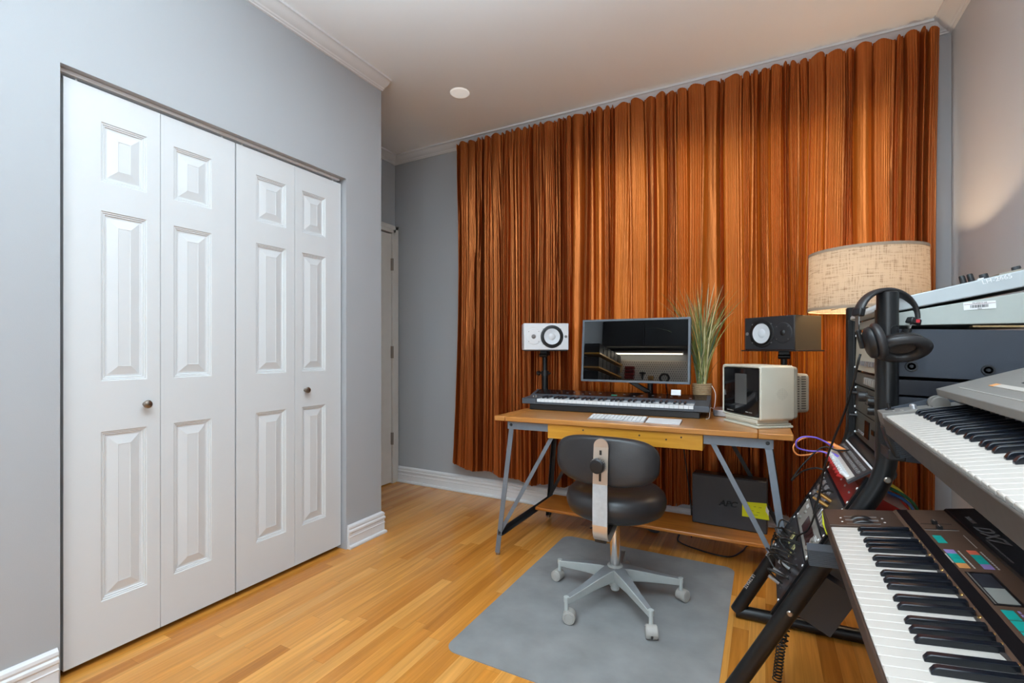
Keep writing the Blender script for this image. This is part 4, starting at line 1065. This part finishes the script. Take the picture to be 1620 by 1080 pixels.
# ------------------------------------------------------------------ loose patch cables
Tc, cc_, ss_ = TH, math.cos(TH), math.sin(TH)
def at(u, v, Y):
    a = (u-810)/752; b = (553-v)/752; dx = a*cc_-ss_; dy = a*ss_+cc_; t_ = Y/dy
    return (dx*t_, Y, H+b*t_)
def plugged(name, mat, label, pts, plugs):
    t = thing(name, label, 'cable', pts[0])
    W(MB().tube(smooth_path(pts,8),.0030,8), 'wire', mat, t, smooth=60)
    for a, b, r_ in plugs: W(MB().tube([a, Vector(a).lerp(Vector(b),.15), b], [r_*.6, r_, r_], 12), 'plug', mat, t, smooth=50)
plugged('patch_cable', m_orange, 'orange patch cable looping out past the desk edge', [at(1312,702,2.04),at(1296,694,2.03),at(1280,691,2.02),at(1263,697,2.01),at(1255,708,2.01),at(1262,719,2.02),at(1280,719,2.03),at(1298,714,2.04),at(1312,716,2.05)], [(at(1310,700,2.04),at(1337,714,1.98),.0085)])
plugged('patch_cable', m_purple, 'violet patch cable looping out past the desk edge', [at(1318,707,2.00),at(1308,700,2.00),at(1290,692,1.99),at(1270,691,1.98),at(1260,698,1.98),at(1262,708,1.99),at(1280,713,2.0),at(1300,714,2.0),at(1314,720,1.99)], [(at(1312,717,1.99),at(1339,731,1.93),.009)])
cable('patch_cable', [at(1345,712,1.96),at(1325,712,1.98),at(1300,708,2.0),at(1270,735,2.0),at(1252,760,2.0),at(1268,746,1.98),at(1290,740,1.95),at(1305,744,1.93)], .003, m_cord, 'black patch cable looping behind the violet and orange ones')
for u0, v0, u1, v1, m_, nm in ((1404,764,1442,806,m_cyel,'yellow'),(1402,770,1452,808,m_cgreen,'green'),(1402,778,1446,810,m_cblue,'blue'),(1406,786,1438,812,m_cred,'red')):
    cable('bundled_cable', [at(u0-22,v0-6,1.86),at(u0,v0,1.84),at((u0+u1)/2+4,(v0+v1)/2-5,1.86),at(u1,v1,1.88),at(u1+16,v1+60,1.90),at(u1+16,v1+200,1.92)], .0048, m_, nm+' cable running down from the sloping rack past the brown synthesizer', group=None)
# grey effects lead from unit
cable('audio_lead', [at(1272,842,1.98),at(1283,830,1.93),at(1290,800,1.90),at(1298,780,1.88),at(1312,776,1.86),at(1322,782,1.84)], .0035, m_cord, 'black audio lead with gold plug arching over the jack panel')
tag(MB().tube([at(1303,808,1.62),at(1306,828,1.60),at(1311,845,1.58)],[.004,.008,.006],10).build('plastic_clip', m_ygreen, smooth=60), 'yellow green plastic clip at the corner of the brown synthesizer', 'clip')
# coiled cable
def coil(name, label, p0, p1, r_, turns, rw=.0022):
    p0, p1 = Vector(p0), Vector(p1); pts = []; n = turns*12
    for i in range(n+1):
        t_ = i/n; k = t_**.75; p = p0.lerp(p1, k); q = 2*PI*turns*t_
        pts.append(p + Vector((r_*math.cos(q), r_*math.sin(q), 0)))
    o = MB().tube(pts, rw, 6).build(name, m_cord, smooth=60); return tag(o, label, 'cable')
coil('coiled_cable', 'black coiled cable hanging from the sloping rack to the floor', at(1256,856,1.86), at(1229,1075,1.78), .0125, 34)
coil('coiled_cable', 'second black coiled cable dangling beside the longer coil', at(1262,870,1.84), at(1240,1020,1.80), .010, 15)

# ------------------------------------------------------------------ brown synthesizer
bsy = thing('synthesizer', 'brown synthesizer with teal buttons on the lower arms of the stand', 'synthesizer', (.140,1.546,.667), (R(7.9),0,-PI/2))
BLn, BD = 1.092, .329
def blow(y): return -.052-.0455*(y/BD)
MB().prism([(.0,-.016),(.0,blow(0)),(BD,blow(BD)),(BD,-.002),(.155,-.004),(.155,-.020),(.012,-.020),(.008,-.016)],.002,BLn-.002,'x').build('chassis', m_brown, bsy, bev=.0015)
MB().prism([(-.004,-.003),(-.004,-.050),(.004,-.052),(.004,-.016),(.001,-.003)],0,BLn,'x').build('front_rail', m_brown, bsy, bev=.002)
# wheel section
KX = .137
MB().prism([(.0,-.020),(.0,-.001),(.150,-.003),(.150,-.020)],0,KX-.003,'x').build('wheel_panel', m_brown, bsy, bev=.001)
MB().prism([(.0,-.020),(.0,-.001),(.150,-.003),(.150,-.020)],KX+36*.0254+.003,BLn,'x').build('end_block', m_brown, bsy, bev=.001)
for x in (.076,.106):
    MB().lathe([(0,-.0095),(.036,-.0095),(.038,-.008),(.038,.008),(.036,.0095),(0,.0095)],36,Matrix.Translation((x,.072,-.0335))@Matrix.Rotation(PI/2,4,'Y')).build('pitch_wheel', m_dark, bsy)
    sc_ = MB().box(x+.0115,x+.0125,.038,.106,-.0030,-.0008).box(x-.0125,x-.0115,.038,.106,-.0030,-.0008); sc_.build('wheel_slot_edge', m_printd, bsy)
    for y in (.030,.116): MB().lathe([(.0028,0),(.002,.001),(0,.001)],10,Matrix.Translation((x,y,-.0015))).build('screw', m_print, bsy)
# control panel
MB().prism([(.150,-.020),(.150,-.004),(.157,0),(BD-.0,0),(BD,-.004),(BD,-.020)],0,BLn,'x').build('control_panel', m_brown2, bsy, bev=.0015)
MB().prism([(.157,.0002),(.178,.0002),(.178,.0006),(.157,.0006)],.003,BLn-.003,'x').build('legend_strip', m_dark, bsy)
MB().prism([(.252,.0),(.256,.004),(BD-.004,.006),(BD,.002),(BD,-.006),(.252,-.002)],0,BLn,'x').build('rear_strip', m_dark, bsy, bev=.001)
fe = MB(); rf = random.Random(2); vs = []; nn = 90
for i in range(nn+1):
    x = KX+36*.0254*i/nn; vs += [(x,.146+.0018*math.sin(i*1.7)+rf.uniform(-.0008,.0008),-.003),(x,.152,-.003),(x,.152,-.016),(x,.146,-.016)]
fe.add(vs, [(i*4+q,i*4+(q+1)%4,(i+1)*4+(q+1)%4,(i+1)*4+q) for i in range(nn) for q in range(4)]); fe.build('felt_strip', m_felt, bsy)
for i in range(36):
    MB().lathe([(.0035,0),(.0025,.0009),(0,.001)],10,Matrix.Translation((.150+.0254*i,.1535,-.0016))@Matrix.Rotation(R(30),4,'X')).build('reflection_dot', m_gold, bsy) if i % 3 != 2 else None  # small gold domes imitate blurred reflections along the felt
add_keys(bsy, 36, KX, .0015, -.005, .150, .098, m_offw, m_bkey, wk=.0254)
def chip(x0,x1,y0,y1,mat,nm='membrane_button'): return MB().box(x0+.0006,x1-.0006,y0,y1,.0002,.0011).build(nm, mat, bsy)
def row(xs, y0, y1):
    for (a, b, m_) in xs: chip(a, b, y0, y1, m_)
row([(.192,.215,m_teal),(.215,.238,m_teal)], .184, .199)
row([(.275,.297,m_lav),(.297,.321,m_teal),(.321,.345,m_teal),(.345,.368,m_peach)], .182, .198)
chip(.298,.345,.178,.1805,m_offw,'legend')
row([(.276,.299,m_coral),(.299,.322,m_teal),(.322,.345,m_teal),(.345,.368,m_lav)], .217, .232)
for y, a in ((.2365,.30),(.203,.30)):
    tx = MB()
    for i in range(10): tx.box(a-.02+i*.009,a-.02+i*.009+.006,y,y+.0022,.0002,.0008)
    tx.build('print', m_print, bsy)
for i in range(13): row([(.530+i*.0335,.561+i*.0335,m_teal)], .186, .201)
for i in range(13): row([(.530+i*.0335,.561+i*.0335,m_teal)], .217, .232)
tx = MB()
for i in range(40): tx.box(.53+i*.011,.537+i*.011,.2055,.2085,.0002,.0008)
tx.build('print', m_lav, bsy)
chip(.385,.515,.184,.222,m_dark,'display_frame'); chip(.388,.512,.186,.188,m_print,'display_line')
MB().box(.393,.452,.190,.217,.001,.0016).build('dark_display', m_lcdd, bsy); MB().box(.452,.509,.190,.217,.001,.0016).build('lcd_display', m_lcd, bsy)
for x in (.112,.150):
    s_ = MB().box(x-.0012,x+.0012,.182,.238,.0002,.0008); s_.build('slider_slot', m_black, bsy)
    MB().box(x-.006,x+.006,.203,.213,.001,.009).build('slider_cap', m_black, bsy, bev=.001)
    MB().box(x-.0065,x+.0065,.2075,.2085,.009,.0095).build('slider_line', m_print, bsy)
MB().box(.155,.156,.18,.24,.0002,.0007).build('scale_line', m_print, bsy)
MB().box(.185,.260,.238,.2392,.0002,.0007).build('section_line', m_print, bsy)
text('lettering', 'DX7', .036, m_printd, bsy, (.192,.279,.0062), (R(1.2),0,0), sx=1.45, shear=.3, ext=.0002, bold=.0008)
text('lettering', 'YAMAHA', .013, m_printd, bsy, (.094,.277,.0061), (R(1.2),0,0), sx=.95, ext=.0002)
text('lettering', 'DIGITAL PROGRAMMABLE ALGORITHM SYNTHESIZER', .005, m_printd, bsy, (.285,.264,.0058), (R(1.2),0,0), sx=1, ext=.0001)
for x in (.02,.996): MB().lathe([(.004,0),(.003,.0015),(0,.002)],12,Matrix.Translation((x,.318,.0055))).build('screw', m_print, bsy)

# ------------------------------------------------------------------ upper grey synthesizer
us = thing('stage_synthesizer', 'warm grey synthesizer with raised lid on the upper arms of the stand', 'synthesizer', (.264,1.552,.942), (R(11),0,R(-92)))
UL = 1.06
WG = Matrix.Rotation(R(8),4,'X')    # the lid and the side ridge rise a little steeper than the keybed
MB().prism([(.0,-.012),(.0,-.034),(.02,-.050),(.335,-.030),(.335,.020),(.12,-.006),(.12,-.020),(.010,-.020),(.006,-.012)],.0,UL,'x').build('chassis', m_uppergrey, us, bev=.002)
MB().prism([(-.006,-.010),(-.006,-.052),(.004,-.058),(.03,-.058),(.03,-.024),(.0,-.024),(-.002,-.010)],.003,UL,'x').build('front_rail', M('scuffed_dark_rail',(72,66,62),.5,noise=(60,.25)), us, bev=.002)
UX = .080
MB().prism([(-.002,-.034),(-.006,-.030),(-.006,.001),(.20,.001),(.20,-.022)],0,UX-.002,'x').build('control_cheek', m_uppergrey, us, bev=.002)
MB().prism([(.0,.0),(.0,.001),(.335,.047),(.335,.0)],.0,.005,'x').build('cheek_ridge', m_rackside, us, bev=.0008)
add_keys(us, 37, UX, -.0, -.006, .150, .096, m_offw, m_bkey, wk=.0255)
MB().prism([(.112,.012),(.108,.016),(.110,.032),(.345,.034),(.345,-.004),(.150,-.004),(.150,.012)],.088,UL,'x',WG).build('lid', m_uppergrey, us, bev=.0015)
MB().prism([(.150,-.022),(.330,-.022),(.330,.040),(.150,.020)],.006,.090,'x').build('lid_base', m_steel_d, us, bev=.001)
for k in range(2):
    MB().lathe([(0,-.007),(.017,-.007),(.018,-.004),(.018,.004),(.017,.007),(0,.007)],28,Matrix.Translation((.024+k*.034,.112,.006))@Matrix.Rotation(PI/2,4,'Y')).build('pitch_wheel', m_uppergrey, us)
MB().tube([(.022,.018,.0),(.022,.018,.018)],[.003,.0045],12).lathe([(.010,0),(.009,.003),(0,.004)],16,Matrix.Translation((.022,.018,0))).build('joystick', m_black, us)
for x in (.040,.052): MB().lathe([(.0065,0),(.006,.009),(.004,.011),(0,.011)],16,Matrix.Translation((x,.062,.001))).build('knob', m_silver, us)
tx = MB()
for x, y in ((.046,.02),(.056,.02),(.046,.035),(.057,.037)): tx.box(x,x+.006,y,y+.003,.001,.0016)
tx.build('print', m_print, us)
def onlid(n_, a,b,c,d_,m_): MB().box(a,b,c,d_,.0325,.0337,WG).build(n_, m_, us)
onlid('white_line',.155,.80,.245,.2485,m_offw)
onlid('orange_stripe',.235,.262,.165,.178,m_peach); onlid('pale_stripe',.262,.70,.165,.178,m_offw)
onlid('thin_line',.16,.60,.135,.1362,m_print)
onlid('display_window',.30,.52,.195,.23,m_blackg)

# ------------------------------------------------------------------ headphones on the near tube
hp = thing('headphones', 'worn black headphones hanging over the top of the near stand tube', 'headphones', (BX-.002,YN,1.253), (0,0,TH+R(4)))
def arc(a0, a1, rx, rz, cz_, n=24): return [(rx*math.sin(R(a0+(a1-a0)*i/n)), 0, cz_+rz*math.cos(R(a0+(a1-a0)*i/n))) for i in range(n+1)]
def flatband(pts, w_, t_):
    mb = MB(); P = [Vector(p) for p in pts]; vs = []; m_ = 12
    for i, p in enumerate(P):
        a = P[max(i-1,0)]; b = P[min(i+1,len(P)-1)]; d = (b-a).normalized(); nr = Vector((-d.z,0,d.x))
        for k in range(m_):
            q = 2*PI*k/m_; vs.append(p + Vector((0,1,0))*w_/2*math.copysign(abs(math.cos(q))**.6,math.cos(q)) + nr*t_/2*math.sin(q))
    fs = []
    for i in range(len(P)-1):
        for k in range(m_): fs.append((i*m_+k,i*m_+(k+1)%m_,(i+1)*m_+(k+1)%m_,(i+1)*m_+k))
    fs += [tuple(range(m_)), tuple(range((len(P)-1)*m_,len(P)*m_))]
    return mb.add(vs, fs)
RX_, RZ_ = .081, .074; cz_ = .0085-RZ_
flatband(arc(-74,92,RX_,RZ_,cz_), .032, .013).build('headband', m_vinyl, hp, smooth=60)
MB().cbox((-.080,0,-.052),(.016,.030,.022),Euler((0,R(12),0)).to_matrix()).build('left_slider', m_black, hp, bev=.003)
rs = MB().cbox((.0735,0,-.076),(.030,.030,.017),Euler((0,R(18),0)).to_matrix()).build('right_slider', m_black, hp, bev=.003)
MB().cbox((.076,-.0152,-.076),(.011,.0012,.009)).build('red_badge', M('red_badge',(220,50,60),.4), rs, bev=.002)
MB().bar((.068,0,-.082),(.060,0,-.100),.012,.003).build('steel_slide', m_chrome, hp)
MB().bar((-.083,0,-.062),(-.084,0,-.105),.012,.003).build('steel_slide', m_chrome, hp)
MB().bar((.062,0,-.098),(.022,-.012,-.128),.020,.008).build('yoke', m_black, hp, bev=.002)
MB().bar((-.083,0,-.100),(-.072,-.004,-.150),.016,.008).build('yoke', m_black, hp, bev=.002)
def cup(cx, cy_, cz2, rot, nm):
    m_ = Matrix.Translation((cx,cy_,cz2)) @ rot
    c = MB().lathe([(0,-.014),(.030,-.014),(.040,-.009),(.043,0),(.040,.004),(0,.004)],40,m_).build('ear_cup', m_black, hp, smooth=50)
    MB().lathe([(.036+.0135*math.cos(2*PI*i/14)*(1-.2*math.sin(2*PI*i/14)), .014+.0105*math.sin(2*PI*i/14)) for i in range(14)],48,Matrix(m_),close=True).build('ear_pad', m_vinyl, c, smooth=80)
    MB().lathe([(0,.009),(.024,.008)],32,m_).build('driver_cloth', m_felt, c)
    return c
cup(-.010,-.056,-.142, Matrix.Rotation(R(-36),4,'Z') @ Matrix.Rotation(R(-6),4,'Y') @ Matrix.Rotation(R(140),4,'X') @ Matrix.Diagonal((1.24,1,1,1)) , 'a')
cup(-.068,-.030,-.134, Matrix.Rotation(R(-30),4,'Z') @ Matrix.Rotation(R(78),4,'Y'), 'b')
MB().tube(smooth_path([(-.030,-.050,-.115),(-.034,-.052,-.098),(-.022,-.052,-.090),(-.002,-.05,-.100),(.006,-.05,-.112)],6),.0012,6).build('ear_wire', m_cord, hp, smooth=60)
cable('headphone_cable', [at(1361,560,1.57),at(1357,575,1.57),at(1349,610,1.60),at(1335,655,1.66),at(1318,697,1.72),at(1305,735,1.76),at(1296,780,1.78),at(1288,815,1.78),at(1278,838,1.80),at(1262,848,1.86),at(1258,862,1.90)], .0030, m_cord, 'long black headphone cable falling from the headphones across the rack')

# ------------------------------------------------------------------ lamp
lx, ly = .405, 2.685
lp = thing('floor_lamp', 'floor lamp with a wide linen drum shade glowing behind the stand', 'lamp', (lx,ly,0))
MB().lathe([(0,0),(.14,0),(.145,.008),(.13,.018),(.02,.026),(0,.026)],48).build('base', m_black, lp)
MB().cyl((0,0,.02),(0,0,1.34),.011,n=16).build('pole', m_black, lp)
n = 72; r0, r1, z0, z1 = .226, .222, 1.281, 1.548
vs = []; fs = []
for j in range(9):
    for i in range(n+1):
        q = 2*PI*i/n; r_ = r0+(r1-r0)*j/8; vs.append((r_*math.cos(q), r_*math.sin(q), z0+(z1-z0)*j/8))
fs = [(j*(n+1)+i, j*(n+1)+i+1, (j+1)*(n+1)+i+1, (j+1)*(n+1)+i) for j in range(8) for i in range(n)]
me = bpy.data.meshes.new('lamp_shade'); me.from_pydata(vs, [], fs); uv = me.uv_layers.new(name='UVMap')
for p in me.polygons:
    for l in p.loop_indices:
        k = me.loops[l].vertex_index; i = k % (n+1); j = k//(n+1); uv.data[l].uv = (i/n*1.42, j/8*.267)
me.polygons.foreach_set('use_smooth', [True]*len(me.polygons)); me.materials.append(m_linen)
sh = bpy.data.objects.new('lamp_shade', me); C.objects.link(sh); sh.parent = lp
m_shtrim = M('shade_trim',(168,148,128),.8)
m_ringm = M('cream_ring',(232,222,188),.5)
MB().lathe([(.2275,1.281),(.2275,1.293),(.2262,1.293),(.2262,1.281)],72,close=True).build('lower_trim', m_shtrim, lp)
MB().lathe([(.2255,1.279),(.2265,1.2795),(.2255,1.2835),(.2235,1.282)],72,close=True).build('lower_ring', m_ringm, lp)
MB().lathe([(.2238,1.536),(.2236,1.549),(.2205,1.549),(.2205,1.536)],72,close=True).build('upper_trim', m_shtrim, lp)
sp_ = MB()
for q in (0, 2*PI/3, 4*PI/3): sp_.cyl((0,0,1.318),(.222*math.cos(q),.222*math.sin(q),1.30),.002,n=8)
sp_.build('spider', m_nickel, lp)
MB().cyl((0,0,1.31),(0,0,1.36),.017,n=16).build('socket', m_black, lp)
MB().lathe([(.013,1.36),(.016,1.375),(.028,1.40),(.031,1.42),(.026,1.443),(.012,1.455),(0,1.457)],24).build('bulb', M('warm_bulb',(255,240,210),.4,emit=((255,205,140),6)), lp)
ld = bpy.data.lights.new('lamp_light','POINT'); ld.energy = 60; ld.color = (1,.76,.50); ld.shadow_soft_size = .035
lo = bpy.data.objects.new('lamp_light', ld); C.objects.link(lo); lo.parent = lp; lo.location = (0,0,1.425)

# ------------------------------------------------------------------ workbench wall opposite the desk, mirrored in the monitor
def reflected(nm, mb, m_, label, cat, **k):
    o = mb.build(nm, m_, **k); return tag(o, label, cat)
pb = thing('pegboard', 'white pegboard on the wall opposite the desk, mirrored in the monitor', 'pegboard', (-1.5,YF+.004,1.2))
MB().box(-.53,.65,0,.012,0,.45).build('board', m_offw, pb)
hl = MB()
for i in range(38):
    for j in range(14): hl.cbox((-.51+i*.0305+(.015 if j%2 else 0),.0125,.015+j*.031),(.008,.002,.016))
hl.build('peg_holes', m_black, pb)
lt = thing('strip_light', 'long white strip light above the pegboard, mirrored in the monitor', 'strip light', (-1.48,YF+.09,1.735))
MB().box(-.53,.53,-.085,.025,.0,.03).build('housing', m_white, lt)
MB().box(-.52,.52,-.02,.02,-.012,.0).build('tube', M('strip_light_tube',(255,250,235),.4,emit=((255,246,222),22)), lt)
hc = thing('wall_cabinet', 'black wall cabinet above the strip light, mirrored in the monitor', 'cabinet', (-1.48,YF+.002,1.80))
MB().box(-.545,.65,0,.30,0,.88).build('body', m_black, hc)
MB().box(-.54,.04,.30,.318,.005,.875).build('door', m_black, hc, bev=.003)
MB().box(.05,.645,.30,.318,.005,.875).build('door', m_black, hc, bev=.003)
t = thing('cable_spool', 'tan cardboard spool hanging on the pegboard, mirrored in the monitor', 'spool', (-1.90,YF+.02,1.53))
MB().lathe([(.02,0),(.11,0),(.11,.006),(.06,.008),(.06,.045),(.11,.047),(.11,.053),(.02,.053)],40,Matrix.Rotation(-PI/2,4,'X'),close=True).build('flanges', M('cardboard',(190,160,120),.8), t)
t = thing('parts_rack', 'red parts rack on the pegboard, mirrored in the monitor', 'rack', (-1.68,YF+.018,1.37))
for k in range(4): MB().box(-.065,.065,0,.07,k*.047,k*.047+.038).build('bin', m_red, t, bev=.003)
t = thing('tool_hook', 'dark tool on a peg hook, mirrored in the monitor', 'tool', (-1.50,YF+.018,1.42)); MB().cyl((0,.01,-.05),(0,.01,.06),.012).box(-.04,.04,0,.03,.03,.055).build('tool', m_black, t, bev=.003)
t = thing('coiled_hose', 'black coil on a peg hook, mirrored in the monitor', 'hose', (-1.20,YF+.03,1.40)); MB().tube([(.06*math.cos(2*PI*i/30),0,.06*math.sin(2*PI*i/30)) for i in range(30)],.014,10,closed=True).build('loop', m_black, t)
t = thing('small_bin', 'small yellow bin on the pegboard, mirrored in the monitor', 'bin', (-1.38,YF+.018,1.37)); MB().box(-.035,.035,0,.06,0,.05).build('bin_body', m_gold, t, bev=.003)
for z in (1.40,1.575,1.22):
    t = thing('bookshelf', 'wooden wall shelf with black boxes, mirrored in the monitor', 'shelf', (XL+.001,-.85,z), group='wall shelves mirrored in the monitor')
    MB().box(0,.24,-.58,.55,-.018,0).build('board', m_pine, t)
for z in (1.401,1.576,1.221):
    for k in range(6):
        b_ = MB().box(XL+.02,XL+.22,-1.40+k*.18,-1.25+k*.18,z,z+.125).build('storage_box', m_black, bev=.004)
        tag(b_, 'black storage box on the wall shelf, mirrored in the monitor', 'box', 'storage boxes mirrored in the monitor')

# ------------------------------------------------------------------ light
def area(name, loc, rot, sx, sy, e, col=(1,1,1), spread=None):
    l = bpy.data.lights.new(name, 'AREA'); l.shape = 'RECTANGLE'; l.size = sx; l.size_y = sy; l.energy = e; l.color = col
    if spread: l.spread = spread
    o = bpy.data.objects.new(name, l); C.objects.link(o); o.location = loc; o.rotation_euler = rot; return o
area('window_daylight', (.03,YF-.03,1.525), (PI/2,0,0), 1.35, 1.55, 28, (.84,.94,1.0))
area('curtain_window_daylight', ((WX0+WX1)/2,YB+.12,(WZ0+WZ1)/2), (-PI/2,0,0), WX1-WX0, WZ1-WZ0, 17, (1,.97,.9))
area('added_uplight', (-.50,.10,1.70), (PI,0,0), .9, .9, 126, (.70,.87,.98), R(135))  # added fill aimed at the ceiling, no lamp stands here
area('added_ceiling_fill', (-.95,1.25,ZC-.02), (0,0,0), .7, .7, 9, (.84,.94,1.0))  # added downward fill for the back of the room, no fixture
wd = bpy.data.worlds.new('world'); sc.world = wd; wd.use_nodes = True
wd.node_tree.nodes['Background'].inputs[0].default_value = (.85,.92,1,1); wd.node_tree.nodes['Background'].inputs[1].default_value = 1.0
sc.view_settings.view_transform = 'Standard'; sc.view_settings.look = 'None'; sc.view_settings.exposure = -.18; sc.view_settings.gamma = 1; sc.view_settings.use_curve_mapping = False
